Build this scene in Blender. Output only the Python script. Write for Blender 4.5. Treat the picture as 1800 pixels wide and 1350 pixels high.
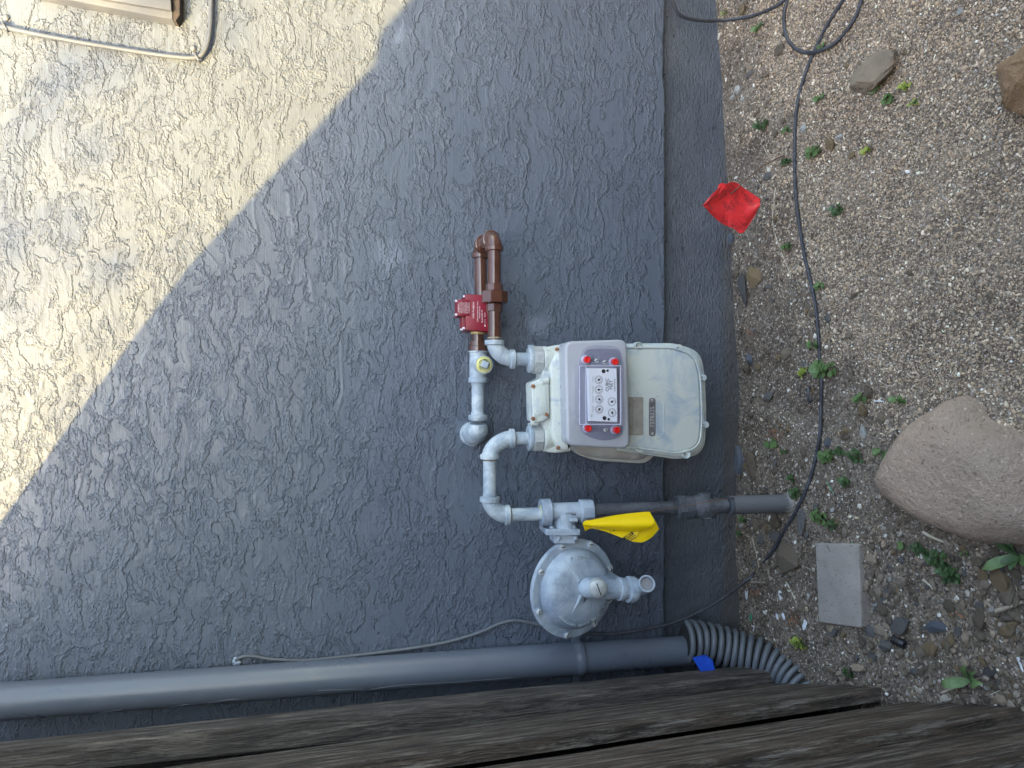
import bpy, bmesh, math, random
import numpy as np
from mathutils import Vector, Matrix, Quaternion
random.seed(7); rng = np.random.default_rng(7)
V = Vector; PI = math.pi
sc = bpy.context.scene
for o in list(bpy.data.objects): bpy.data.objects.remove(o)
COL = sc.collection

# ------------------------------------------------------------------ camera
PITCH = math.radians(10.5); CS, SN = math.cos(PITCH), math.sin(PITCH)
F = 1250.0; CAM = V((0, -1.55, 0.81))
DIR = V((0, CS, -SN)); RT = V((0, -SN, -CS)); UP = V((1, 0, 0))
cam = bpy.data.cameras.new('camera'); camo = bpy.data.objects.new('camera', cam); COL.objects.link(camo)
cam.sensor_width = 36; cam.lens = F / 1800 * 36; cam.clip_start = .02; cam.clip_end = 400
m = Matrix.Identity(4)
for i in range(3):
    m[i][0] = RT[i]; m[i][1] = UP[i]; m[i][2] = -DIR[i]; m[i][3] = CAM[i]
camo.matrix_world = m; sc.camera = camo
sc.render.resolution_x = 1024; sc.render.resolution_y = 768

# ------------------------------------------------------------------ light
SUND = V((.70, 1.0, -.567)).normalized()
elev = math.asin(-SUND.z); rot = math.atan2(-SUND.x, -SUND.y)
w = bpy.data.worlds.new('World'); sc.world = w; w.use_nodes = True
wn = w.node_tree; wn.nodes.clear()
sky = wn.nodes.new('ShaderNodeTexSky'); sky.sky_type = 'NISHITA'; sky.sun_disc = False
sky.sun_elevation = elev; sky.sun_rotation = rot; sky.dust_density = 1.6; sky.air_density = 1.0; sky.ozone_density = .7
bg = wn.nodes.new('ShaderNodeBackground'); bg.inputs[1].default_value = .15
wo = wn.nodes.new('ShaderNodeOutputWorld')
wn.links.new(sky.outputs[0], bg.inputs[0]); wn.links.new(bg.outputs[0], wo.inputs[0])
sun = bpy.data.lights.new('sun', 'SUN'); sun.energy = 2.2; sun.angle = math.radians(.5); sun.color = (1, .72, .31)
suno = bpy.data.objects.new('sun', sun); COL.objects.link(suno)
suno.rotation_mode = 'QUATERNION'; suno.rotation_quaternion = SUND.to_track_quat('-Z', 'Y')
sc.view_settings.view_transform = 'Standard'; sc.view_settings.look = 'None'
sc.view_settings.exposure = 3.0; sc.view_settings.gamma = 1; sc.view_settings.use_curve_mapping = False
sc.view_settings.use_white_balance = True; sc.view_settings.white_balance_temperature = 7700; sc.view_settings.white_balance_tint = 8
sc.render.engine = 'CYCLES'; sc.cycles.max_bounces = 5; sc.cycles.diffuse_bounces = 3; sc.cycles.glossy_bounces = 2; sc.cycles.transparent_max_bounces = 6

# ------------------------------------------------------------------ picture -> place
def ray(px, py): return DIR * F + RT * (px - 900) + UP * (675 - py)
def W(px, py, wd):                      # point at distance wd in front of the wall plane
    r = ray(px, py); t = (-wd - CAM.y) / r.y
    return CAM + r * t
def vn(x, y, seed=0):                   # value noise, numpy
    x = np.asarray(x, float); y = np.asarray(y, float)
    xi = np.floor(x).astype(np.int64); yi = np.floor(y).astype(np.int64)
    fx = x - xi; fy = y - yi; fx = fx*fx*(3-2*fx); fy = fy*fy*(3-2*fy)
    def h(a, b):
        n = (a*374761393 + b*668265263 + seed*1442695041) & 0xffffffff
        n = ((n ^ (n >> 13)) * 1274126177) & 0xffffffff
        return ((n ^ (n >> 16)) & 0xffff) / 65535.0
    return (h(xi, yi)*(1-fx) + h(xi+1, yi)*fx)*(1-fy) + (h(xi, yi+1)*(1-fx) + h(xi+1, yi+1)*fx)*fy - .5
FZ = .025                                # foundation face stands this far behind the stucco face
_cx, _cz = [], []
for px, py in [(1255,-60),(1262,60),(1270,150),(1278,300),(1286,450),(1292,560),(1300,700),(1296,800),(1292,950),(1300,1080),(1304,1400)]:
    p = W(px, py, -FZ); _cx.append(p.x); _cz.append(p.z)
_o = np.argsort(_cx); _cx = np.array(_cx)[_o]; _cz = np.array(_cz)[_o]
def hg(x, y):
    x = np.asarray(x, float); y = np.asarray(y, float); wd = -y
    base = np.where(wd > 0, -.25*np.minimum(wd, .8) - .25*np.clip(1-np.exp(-(np.maximum(wd,.8)-.8)/.5), 0, 1)*.5, -.25*np.maximum(wd, -.3))
    e = np.interp(x, _cx, _cz) - .006
    z = base + e*np.exp(-np.maximum(wd + FZ, 0)/.12)
    n = .016*vn(x*5, y*5, 1) + .010*vn(x*14, y*14, 2) + .005*vn(x*38, y*38, 3) + .003*vn(x*95, y*95, 4)
    return z + n*np.clip((wd+FZ)/.06, .15, 1)
def G(px, py, dz=0.0):
    r = ray(px, py); t = (1.1975) / (-(r.z) + .25*r.y)
    for _ in range(12):
        p = CAM + r*t; z = float(hg(p.x, p.y)) + dz
        t += (p.z - z) / (-r.z + .25*r.y)
    return CAM + r*t
def proj(x, y, z):
    x = np.asarray(x); rx, ry, rz = x - CAM.x, y - CAM.y, z - CAM.z
    t = ry*CS - rz*SN
    return 900 + F*(-ry*SN - rz*CS)/t, 675 - F*rx/t, t
def mpp(p): return ((p - CAM).dot(DIR)) / F       # metres per pixel there

# ------------------------------------------------------------------ materials
def M(name):
    mt = bpy.data.materials.new(name); mt.use_nodes = True
    nt = mt.node_tree; return mt, nt, nt.nodes['Principled BSDF']
def N(nt, typ, out=0, props=None, **kw):
    n = nt.nodes.new('ShaderNode' + typ)
    for k, v in (props or {}).items(): setattr(n, k, v)
    for k, v in kw.items():
        key = int(k[1:]) if k[0] == 'i' and k[1:].isdigit() else k.replace('_', ' ')
        s = n.inputs[key]
        if hasattr(v, 'is_linked'): nt.links.new(v, s)
        else: s.default_value = v
    return n.outputs[out]
def coord(nt, sc3=(1, 1, 1), which='Object', rotv=(0, 0, 0)):
    tc = nt.nodes.new('ShaderNodeTexCoord')
    return N(nt, 'Mapping', Vector=tc.outputs[which], Scale=sc3, Rotation=rotv)
def noise(nt, vec, s, d=4, r=.55, dist=0.0): return N(nt, 'TexNoise', Vector=vec, Scale=s, Detail=d, Roughness=r, Distortion=dist)
def ramp(nt, fac, stops, mode='LINEAR'):
    n = nt.nodes.new('ShaderNodeValToRGB'); cr = n.color_ramp; cr.interpolation = mode
    while len(cr.elements) < len(stops): cr.elements.new(.5)
    for e, (p, c) in zip(cr.elements, stops):
        e.position = p; e.color = (c, c, c, 1) if isinstance(c, (int, float)) else (*c, 1)
    nt.links.new(fac, n.inputs[0]); return n.outputs[0]
def mix(nt, f, a, b, mode='MIX'):
    n = nt.nodes.new('ShaderNodeMix'); n.data_type = 'RGBA'; n.blend_type = mode
    for s, v in ((n.inputs[0], f), (n.inputs[6], a), (n.inputs[7], b)):
        if hasattr(v, 'is_linked'): nt.links.new(v, s)
        elif isinstance(v, (int, float)): s.default_value = v if s == n.inputs[0] else (v, v, v, 1)
        else: s.default_value = (*v, 1)
    return n.outputs[2]
def math_(nt, op, a, b=0.0, c=0.0):
    n = nt.nodes.new('ShaderNodeMath'); n.operation = op
    for s, v in zip(n.inputs, (a, b, c)):
        if hasattr(v, 'is_linked'): nt.links.new(v, s)
        else: s.default_value = v
    return n.outputs[0]
def bump(nt, h, dist, strength=1.0, nrm=None):
    kw = dict(Height=h, Distance=dist, Strength=strength)
    if nrm: kw['Normal'] = nrm
    return N(nt, 'Bump', **kw)
def put(nt, b, **kw):
    for k, v in kw.items():
        s = b.inputs[k.replace('_', ' ')]
        if hasattr(v, 'is_linked'): nt.links.new(v, s)
        else: s.default_value = (*v, 1) if isinstance(v, tuple) and len(v) == 3 else v

def paint(name, c1, c2, rough=.45, sc_=20, speck=None, bmp=.0004, bsc=120, metal=0, lo=.4, hi=.62, coat=0, pits=0):
    mt, nt, b = M(name); v = coord(nt)
    n1 = noise(nt, v, sc_, 6, .62, .6)
    c = mix(nt, ramp(nt, n1, [(lo, 0), (hi, 1)]), c1, c2)
    if speck:
        s = noise(nt, v, sc_*9, 3, .7)
        c = mix(nt, ramp(nt, s, [(.60, 0), (.70, .75)]), c, speck)
    h = noise(nt, v, bsc, 5, .6)
    put(nt, b, Base_Color=c, Roughness=rough, Metallic=metal, Normal=bump(nt, h, bmp), Coat_Weight=coat)
    if isinstance(rough, float):
        rr = N(nt, 'MapRange', Value=n1, From_Min=.3, From_Max=.7, To_Min=max(.05, rough-.12), To_Max=min(1, rough+.15)); put(nt, b, Roughness=rr)
    return mt

# stucco: trowelled plateaus with crumbled rims, drawn out along x
def stucco(name, base, amp=1.0):
    mt, nt, b = M(name)
    v1 = coord(nt); v = coord(nt, (.48, 1, 1))
    def warped(src, sc_, k, base_=None):
        wv = N(nt, 'TexNoise', 1, Vector=v1, Scale=sc_, Detail=2, Roughness=.6)
        wv = N(nt, 'VectorMath', props={'operation': 'SUBTRACT'}, i0=wv, i1=(.5, .5, .5))
        return N(nt, 'VectorMath', props={'operation': 'MULTIPLY_ADD'}, i0=wv, i1=(k, k, k), i2=src)
    vw = warped(v, 6.0, .07); vw2 = warped(vw, 120.0, .010)
    region = ramp(nt, noise(nt, warped(coord(nt, (.6, 1, 1)), 4, .1), 7.5, 3, .6), [(.40, 0), (.56, 1)])
    A = noise(nt, vw2, 33, 5, .58)
    plate = ramp(nt, A, [(.465, 0), (.525, 1)], 'EASE')
    Bn = noise(nt, vw2, 88, 4, .60)
    plate2 = math_(nt, 'MULTIPLY', ramp(nt, Bn, [(.50, 0), (.60, 1)], 'EASE'), region)
    rim = ramp(nt, A, [(.47, 0), (.525, 1), (.545, 1), (.60, .0)])
    crumb = N(nt, 'TexVoronoi', Vector=warped(v1, 150, .006), Scale=150.0)
    crumbs = math_(nt, 'MULTIPLY', ramp(nt, crumb, [(.05, 1), (.55, 0)], 'EASE'), math_(nt, 'MAXIMUM', rim, math_(nt, 'MULTIPLY', plate2, .8)))
    streak = noise(nt, coord(nt, (5, 1, 210)), 1.6, 3, .65)
    peel = noise(nt, v1, 520, 2, .5)
    crack = N(nt, 'TexVoronoi', props={'feature': 'DISTANCE_TO_EDGE'}, Vector=vw2, Scale=15.0)
    crk = math_(nt, 'MULTIPLY', ramp(nt, crack, [(0, 1), (.09, 0)], 'EASE'), math_(nt, 'SUBTRACT', 1.0, region))
    h = math_(nt, 'MULTIPLY', plate, .50)
    h = math_(nt, 'MULTIPLY_ADD', plate2, .30, h)
    h = math_(nt, 'MULTIPLY_ADD', crumbs, .36, h)
    h = math_(nt, 'MULTIPLY_ADD', rim, .30, h)
    h = math_(nt, 'MULTIPLY_ADD', streak, .18, h)
    h = math_(nt, 'MULTIPLY_ADD', peel, .05, h)
    h = math_(nt, 'MULTIPLY_ADD', noise(nt, v1, 12, 3), 1.3, h)
    h = math_(nt, 'MULTIPLY_ADD', crk, .25, h)
    big = noise(nt, v1, 3, 4)
    c = mix(nt, ramp(nt, big, [(.35, 0), (.65, 1)]), base, tuple(k*1.08 for k in base))
    dust = ramp(nt, noise(nt, v1, 7, 5, .7), [(.66, 0), (.82, .35)])
    c = mix(nt, dust, c, (.24, .28, .33))
    for (qx, qy, rad) in ((945, 570, .035), (686, 450, .05), (828, 652, .035), (700, 60, .03)):
        q = W(qx, qy, 0)
        dv = N(nt, 'VectorMath', 1, props={'operation': 'DISTANCE'}, i0=warped(v1, 30, .04), i1=(q.x, q.y-.05, q.z))
        c = mix(nt, ramp(nt, math_(nt, 'DIVIDE', dv, rad), [(.1, .38), (1.0, 0)], 'EASE'), c, (.28, .33, .42))
    put(nt, b, Base_Color=c, Roughness=.36, Normal=bump(nt, h, .0035*amp))
    return mt
WALLC = (.112, .138, .182)
m_stucco = stucco('painted_stucco', WALLC)
def concrete_paint():
    mt, nt, b = M('painted_concrete'); v = coord(nt)
    h = math_(nt, 'MULTIPLY_ADD', noise(nt, v, 26, 6, .65), 1.6, noise(nt, coord(nt, (.5, 1, 1.5)), 160, 5, .6))
    holes = N(nt, 'TexVoronoi', Vector=v, Scale=26.0)
    h = math_(nt, 'MULTIPLY_ADD', ramp(nt, holes, [(.06, 0), (.12, 1)]), .5, h)
    c = mix(nt, ramp(nt, noise(nt, v, 8, 6, .65), [(.4, 0), (.62, 1)]), (.100, .116, .142), (.128, .144, .172))
    tc = nt.nodes.new('ShaderNodeTexCoord'); sep = nt.nodes.new('ShaderNodeSeparateXYZ'); nt.links.new(tc.outputs['Object'], sep.inputs[0])
    zz = math_(nt, 'MULTIPLY_ADD', noise(nt, v, 30, 5, .7), .05, sep.outputs[2])
    soil = ramp(nt, zz, [(.022, 1), (.04, 0)])
    c = mix(nt, math_(nt, 'MULTIPLY', soil, .55), c, (.13, .11, .09))
    put(nt, b, Base_Color=c, Roughness=.5, Normal=bump(nt, h, .011)); return mt
m_conc = concrete_paint()
m_pvc = paint('painted_conduit', (.108, .126, .160), (.120, .138, .172), .34, 9, None, .0003, 90)
m_galv = paint('painted_galvanised_metal', (.28, .345, .41), (.50, .56, .59), .5, 34, (.24, .29, .36), .0006, 320)
m_galvd = paint('dark_painted_pipe', (.055, .06, .07), (.10, .112, .13), .5, 26, (.2, .23, .27), .001, 160, lo=.42, hi=.66)
m_cast = paint('rough_cast_metal', (.24, .30, .385), (.43, .50, .57), .52, 17, (.52, .58, .63), .0010, 420, lo=.38, hi=.6)
m_casting = paint('lumpy_painted_valve', (.06, .065, .075), (.10, .108, .122), .55, 50, (.16, .17, .18), .004, 60)
m_brown = paint('glossy_brown_paint', (.072, .028, .019), (.095, .038, .026), .10, 15, None, .0006, 45, coat=.6)
m_meter = paint('cream_meter_paint', (.56, .60, .56), (.36, .44, .51), .42, 15, None, .0005, 140, lo=.44, hi=.62)
m_meterdirt = paint('chalky_meter_head_paint', (.58, .62, .57), (.36, .43, .50), .5, 30, (.33, .38, .44), .0011, 200, lo=.5, hi=.66)
m_lav = paint('lavender_grey_plastic', (.37, .385, .42), (.40, .41, .445), .30, 8, None, .0001, 60)
m_dish = paint('dull_lavender_plastic', (.29, .30, .36), (.31, .32, .38), .4, 8)
m_white = paint('white_dial_plate', (.84, .87, .90), (.87, .89, .91), .4, 8)
m_joint = paint('stained_joint_compound', (.16, .13, .09), (.34, .31, .22), .7, 260)
m_rim = paint('pale_clear_edge', (.62, .62, .74), (.7, .7, .8), .2, 30)
m_ink = paint('black_ink', (.02, .02, .02), (.03, .03, .03), .5, 8)
m_red = paint('red_plastic_plug', (.72, .012, .01), (.78, .02, .015), .35, 30)
m_valve = paint('crimson_painted_metal', (.19, .005, .020), (.24, .009, .030), .35, 20, None, .0003, 200)
m_valved = paint('dark_crimson_metal', (.20, .02, .035), (.26, .03, .05), .5, 30)
m_wht = paint('white_print', (.75, .66, .68), (.8, .7, .72), .5, 8)
m_brass = paint('bare_brass', (.42, .33, .14), (.5, .42, .22), .45, 60, metal=.3)
m_tape = paint('yellow_sealant', (.60, .56, .16), (.66, .63, .3), .5, 60)
m_steel = paint('chalky_zinc', (.40, .42, .42), (.52, .55, .55), .45, 90, (.25, .24, .22), .0005, 300, metal=.25)
m_chalk = paint('chalky_screw_head', (.5, .53, .54), (.62, .64, .64), .5, 200)
m_pan = paint('beige_rear_pan_paint', (.42, .38, .33), (.50, .50, .46), .5, 16)
m_rust = paint('rusted_screw', (.28, .11, .055), (.42, .22, .13), .7, 200, None, .0006, 500)
m_rustw = paint('rusty_wire', (.10, .05, .035), (.16, .08, .05), .7, 120)
m_plate1 = paint('worn_brown_nameplate', (.27, .245, .22), (.33, .30, .27), .5, 40)
m_plate2 = paint('dark_embossed_nameplate', (.14, .13, .135), (.24, .23, .23), .4, 120, metal=.3)
m_rubber = paint('black_cable_jacket', (.030, .033, .042), (.07, .075, .09), .45, 60, (.2, .2, .2), .0004, 200, lo=.45, hi=.7)
m_cabp = paint('wall_coloured_cable', (.075, .09, .12), (.085, .10, .13), .5, 20)
m_cableg = paint('grey_painted_cable', (.095, .105, .12), (.125, .135, .15), .5, 60, (.3, .31, .32), .0005, 200)
m_coil = paint('grey_plastic_coil', (.10, .112, .13), (.13, .142, .16), .42, 40, (.17, .18, .19), .0005, 150)
m_blue = paint('blue_tape', (.0, .07, .55), (.0, .09, .62), .5, 30)
m_yel = paint('yellow_plastic_film', (.90, .60, .008), (.93, .64, .012), .35, 20)
m_film = paint('red_plastic_film', (.66, .025, .03), (.74, .04, .045), .35, 40, None, .001, 90)
m_dark = paint('dark_gap', (.01, .01, .01), (.02, .02, .02), .9, 8)
m_trim = paint('painted_trim_wood', (.085, .098, .122), (.095, .108, .132), .5, 12)
m_trimd = paint('bark_and_shaded_end', (.03, .026, .026), (.06, .05, .045), .8, 80)  # dark tone for tree bark, also paints shade onto the trim end
m_tile = paint('grey_concrete_paver', (.29, .26, .235), (.35, .315, .285), .85, 14, (.14, .125, .12), .0022, 260)
m_chipw = paint('white_paint_chip', (.62, .66, .72), (.75, .77, .8), .6, 80)
m_green = paint('green_plastic', (.02, .22, .12), (.03, .3, .16), .4, 80)
m_twig = paint('dry_twig', (.30, .25, .19), (.42, .36, .28), .8, 90)
m_straw = paint('pale_straw', (.45, .40, .30), (.58, .53, .42), .75, 90)
m_pine = paint('rusty_dry_needles', (.22, .09, .04), (.34, .16, .08), .85, 90)
m_lid = paint('black_plastic_cap', (.012, .013, .016), (.03, .03, .035), .25, 40)

m_glass, nt, b = M('clear_plastic')
nt.nodes.remove(b)
fr = N(nt, 'LayerWeight', 1, Blend=.35)
fac = N(nt, 'MapRange', Value=fr, From_Min=0, From_Max=1, To_Min=.035, To_Max=.5)
mx = N(nt, 'MixShader', Fac=fac, i1=N(nt, 'BsdfTransparent', Color=(.94, .94, .97, 1)), i2=N(nt, 'BsdfGlossy', Color=(.9, .9, 1, 1), Roughness=.05))
nt.links.new(mx, nt.nodes['Material Output'].inputs[0])

def rockmat(name, c1, c2, sc_=18, spk=(.1, .09, .08), bmp=.003, hi=.75):
    mt, nt, b = M(name); v = coord(nt)
    c = mix(nt, ramp(nt, noise(nt, v, sc_*.35, 7, .65), [(.36, 0), (.64, 1)]), c1, c2)
    c = mix(nt, ramp(nt, noise(nt, v, sc_*14, 3, .7), [(.58, 0), (.70, hi)]), c, spk)
    c = mix(nt, ramp(nt, noise(nt, v, sc_*11, 2, .6), [(.62, 0), (.72, .5)]), c, tuple(min(.8, k*1.7) for k in c1))
    h = math_(nt, 'MULTIPLY_ADD', noise(nt, v, sc_*12, 4, .7), .5, noise(nt, v, sc_, 6, .6))
    put(nt, b, Base_Color=c, Roughness=.9, Normal=bump(nt, h, bmp)); return mt
m_boulder = rockmat('pink_tan_sandstone', (.50, .365, .275), (.40, .315, .25), 10, (.13, .11, .10), .022)
m_rock_tan = rockmat('tan_rock', (.27, .215, .15), (.20, .165, .125), 40)
m_rock_or = rockmat('orange_tan_rock', (.38, .235, .13), (.27, .18, .11), 30, bmp=.012)
m_rock_br = rockmat('brown_rock', (.20, .15, .105), (.14, .115, .09), 60)
m_rock_gr = rockmat('grey_rock', (.19, .18, .175), (.14, .135, .13), 60)
m_rock_bl = rockmat('blue_grey_slate', (.15, .175, .215), (.12, .135, .165), 60, hi=.3)
m_rock_wh = rockmat('pale_quartz', (.55, .55, .52), (.45, .45, .43), 80, hi=.4)
m_rock_ok = rockmat('ochre_rock', (.30, .21, .11), (.24, .18, .11), 60)
m_rock_dk = rockmat('dark_rock', (.075, .075, .08), (.12, .115, .11), 60)

# ground: soil with fine sand, colour attribute-free
m_ground, nt, b = M('sandy_soil'); v = coord(nt)
g1 = mix(nt, ramp(nt, noise(nt, v, 9, 6, .65), [(.4, 0), (.62, 1)]), (.165, .130, .098), (.25, .205, .158))
vo = N(nt, 'TexVoronoi', 1, Vector=v, Scale=300.0)
bw = N(nt, 'SeparateColor', Color=vo)
g2 = mix(nt, ramp(nt, bw, [(.0, .35), (.8, 1.2), (.95, 2.4)]), 0.0, g1, 'MIX')
nmul = mix(nt, 1.0, g1, ramp(nt, bw, [(.0, .45), (.55, 1.0), (.86, 1.0), (.97, 1.0)]), 'MULTIPLY')
gw = mix(nt, ramp(nt, bw, [(.90, 0), (.93, .8)]), nmul, (.45, .42, .38))
vd = N(nt, 'TexVoronoi', Vector=v, Scale=300.0)
hh = math_(nt, 'MULTIPLY_ADD', vd, -.8, noise(nt, v, 120, 5, .7))
put(nt, b, Base_Color=gw, Roughness=.95, Normal=bump(nt, hh, .003))

def colmat(name, rough=.85, bmp=0):
    mt, nt, b = M(name); a = nt.nodes.new('ShaderNodeAttribute'); a.attribute_name = 'tint'
    put(nt, b, Base_Color=a.outputs[0], Roughness=rough); return mt
m_grain = colmat('gravel_grains')

def leafmat(name, c, c2):
    mt, nt, b = M(name); v = coord(nt)
    col = mix(nt, ramp(nt, noise(nt, v, 90, 3), [(.4, 0), (.6, 1)]), c, c2)
    put(nt, b, Base_Color=col, Roughness=.5, Subsurface_Weight=0.0); return mt
m_leaf = leafmat('weed_green', (.085, .15, .05), (.12, .20, .07))
m_leafd = leafmat('weed_dark_green', (.045, .09, .035), (.07, .125, .045))
m_leafy = leafmat('weed_yellow_green', (.22, .30, .05), (.32, .33, .08))
m_crown = leafmat('tree_leaf', (.05, .08, .03), (.07, .11, .04))

def wood(name, c1, c2, grey=.5):
    mt, nt, b = M(name)
    v = coord(nt, (3.2, 62, 62)); v2 = coord(nt, (9.0, 260, 260)); v0 = coord(nt)
    wrp = N(nt, 'TexNoise', 1, Vector=coord(nt, (3, 8, 8)), Scale=1.0, Detail=3)
    vv = N(nt, 'VectorMath', props={'operation': 'MULTIPLY_ADD'}, i0=wrp, i1=(1.5, 3.0, 3.0), i2=v)
    g = noise(nt, vv, 1.6, 6, .68)
    fi = noise(nt, v2, 1.0, 4, .7)
    c = mix(nt, ramp(nt, g, [(.38, 0), (.58, 1)]), c1, c2)
    c = mix(nt, ramp(nt, fi, [(.50, 0), (.64, .9)]), c, tuple(k*.35 for k in c1))
    wear = math_(nt, 'MULTIPLY', ramp(nt, noise(nt, coord(nt, (7, 60, 60)), 1, 8, .8), [(.50, 0), (.60, 1)]), grey)
    c = mix(nt, wear, c, (.31, .27, .235))
    sp = ramp(nt, noise(nt, v0, 330, 2, .6), [(.70, 0), (.74, .75)])
    c = mix(nt, sp, c, (.36, .30, .23))
    kn = N(nt, 'TexVoronoi', Vector=coord(nt, (3.2, 11, 11)), Scale=1.0)
    c = mix(nt, ramp(nt, kn, [(.08, .85), (.17, 0)]), c, (.028, .02, .016))
    h = math_(nt, 'MULTIPLY_ADD', fi, .7, math_(nt, 'MULTIPLY', ramp(nt, g, [(.35, 0), (.6, 1)]), .9))
    put(nt, b, Base_Color=c, Roughness=.75, Normal=bump(nt, h, .007)); return mt
m_wood = wood('weathered_dark_wood', (.040, .029, .023), (.135, .098, .074), .85)
m_wood2 = wood('weathered_brown_wood', (.052, .037, .028), (.165, .118, .086), .9)
m_woodr = wood('rough_old_board', (.055, .046, .042), (.12, .10, .088), .5)

m_woodd = wood('gap_shade_wood', (.022, .016, .013), (.035, .026, .02), .1)  # backing wood darkened so the gaps between boards look like black shade
# ------------------------------------------------------------------ mesh helpers
class B:
    def __init__(s): s.v = []; s.f = []
    def add(s, vs, fs):
        o = len(s.v); s.v += [V(p) for p in vs]; s.f += [tuple(i+o for i in f) for f in fs]; return s
    def rings(s, rings, cap0=True, cap1=True, closed=True):
        o = len(s.v); n = len(rings[0])
        for r in rings: s.v += [V(p) for p in r]
        for k in range(len(rings)-1):
            a = o+k*n; b_ = a+n
            for i in range(n if closed else n-1):
                j = (i+1) % n; s.f.append((a+i, a+j, b_+j, b_+i))
        if cap0: s.f.append(tuple(o+i for i in range(n))[::-1])
        if cap1: s.f.append(tuple(o+(len(rings)-1)*n+i for i in range(n)))
        return s
    def tube(s, path, r, n=16, cap=True):
        path = [V(p) for p in path]; m_ = len(path)
        rs = r if isinstance(r, (list, tuple)) else [r]*m_
        tan = []
        for i in range(m_):
            a = path[max(0, i-1)]; c = path[min(m_-1, i+1)]; tan.append((c-a).normalized())
        ref = V((0, 0, 1)) if abs(tan[0].z) < .8 else V((1, 0, 0))
        u = tan[0].cross(ref).normalized(); rg = []
        for i in range(m_):
            u = (u - tan[i]*u.dot(tan[i])).normalized(); w_ = tan[i].cross(u)
            rg.append([path[i] + (u*math.cos(2*PI*k/n) + w_*math.sin(2*PI*k/n))*rs[i] for k in range(n)])
        return s.rings(rg, cap, cap)
    def lathe(s, p, d, prof, n=28, ph=0, caps=True):
        p = V(p); d = V(d).normalized(); ref = V((0, 0, 1)) if abs(d.z) < .8 else V((1, 0, 0))
        u = d.cross(ref).normalized(); w_ = d.cross(u)
        rg = [[p + d*t + (u*math.cos(ph+2*PI*k/n) + w_*math.sin(ph+2*PI*k/n))*max(r, 1e-5) for k in range(n)] for t, r in prof]
        return s.rings(rg, caps, caps)
    def box(s, c, ax, ay, az):      # centre and three half-axes
        c = V(c); vs = [c + V(ax)*i + V(ay)*j + V(az)*k for k in (-1, 1) for j in (-1, 1) for i in (-1, 1)]
        return s.add(vs, [(0,2,3,1),(4,5,7,6),(0,1,5,4),(2,6,7,3),(1,3,7,5),(0,4,6,2)])
    def prism(s, pts, w0, w1, bev=.003, seg=3, frame=None):
        if frame: P2 = pts
        else: P2 = [(q.x, q.z) for q in (W(x, y, w1) for x, y in pts)]
        n = len(P2); ar = sum(P2[i][0]*P2[(i+1) % n][1]-P2[(i+1) % n][0]*P2[i][1] for i in range(n))
        if ar < 0: P2 = P2[::-1]
        def inset(d):
            out = []
            for i in range(n):
                a = V(P2[i-1]); b_ = V(P2[i]); c = V(P2[(i+1) % n])
                e1 = (b_-a).normalized(); e2 = (c-b_).normalized()
                n1 = V((-e1.y, e1.x)); n2 = V((-e2.y, e2.x)); nn = (n1+n2)
                nn = nn.normalized() if nn.length > 1e-6 else n1
                out.append(b_ + nn*d/max(.4, nn.dot(n1)))
            return out
        def lift(p2, w_): return [V((q[0], -w_, q[1])) if not frame else frame(q[0], q[1], w_) for q in p2]
        rg = [lift(P2, w0)]
        for k in range(seg+1):
            a = k/seg*PI/2; rg.append(lift(inset(bev*(1-math.cos(a))), w1-bev+bev*math.sin(a)))
        s.rings(rg); return s
    def arr(s): return s.v, s.f
ORG = {}
def thing(name, label, cat, loc, group=None):
    o = bpy.data.objects.new(name, None); COL.objects.link(o); o.location = loc; o.empty_display_size = .02
    o['label'] = label; o['category'] = cat
    if group: o['group'] = group
    ORG[o.name] = V(loc); return o
def link(name, me, mt, parent=None, smooth=35):
    me.materials.append(mt)
    me.polygons.foreach_set('use_smooth', [smooth > 0]*len(me.polygons))
    if 0 < smooth < 180: me.set_sharp_from_angle(angle=math.radians(smooth))
    me.name = name
    o = bpy.data.objects.new(name, me); COL.objects.link(o)
    if parent: o.parent = parent
    return o
def obj(name, b_, mt, parent=None, smooth=35, org=None, label=None, cat=None, group=None, kind=None):
    if parent is not None: og = ORG[parent.name]
    else:
        if org is None:
            og = sum(b_.v, V())/len(b_.v)
        else: og = V(org)
    me = bpy.data.meshes.new(name); me.from_pydata([tuple(p-og) for p in b_.v], [], b_.f)
    bm = bmesh.new(); bm.from_mesh(me); bmesh.ops.recalc_face_normals(bm, faces=bm.faces); bm.to_mesh(me); bm.free()
    o = link(name, me, mt, parent, smooth); ORG[o.name] = og
    if parent is None: o.location = og
    for k, v in (('label', label), ('category', cat), ('group', group), ('kind', kind)):
        if v: o[k] = v
    return o
def npmesh(name, vs, fs, mt, tint=None, smooth=0, kind=None):
    me = bpy.data.meshes.new(name); nv = len(vs); nf = len(fs); k = fs.shape[1]
    me.vertices.add(nv); me.vertices.foreach_set('co', vs.astype(np.float32).ravel())
    me.loops.add(nf*k); me.loops.foreach_set('vertex_index', fs.astype(np.int32).ravel())
    me.polygons.add(nf); me.polygons.foreach_set('loop_start', np.arange(0, nf*k, k, dtype=np.int32))
    me.update(calc_edges=True)
    if tint is not None:
        a = me.color_attributes.new('tint', 'FLOAT_COLOR', 'POINT')
        a.data.foreach_set('color', np.hstack([tint, np.ones((nv, 1))]).astype(np.float32).ravel())
    o = link(name, me, mt, None, smooth)
    if kind: o['kind'] = kind
    return o
_tc = {}
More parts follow.
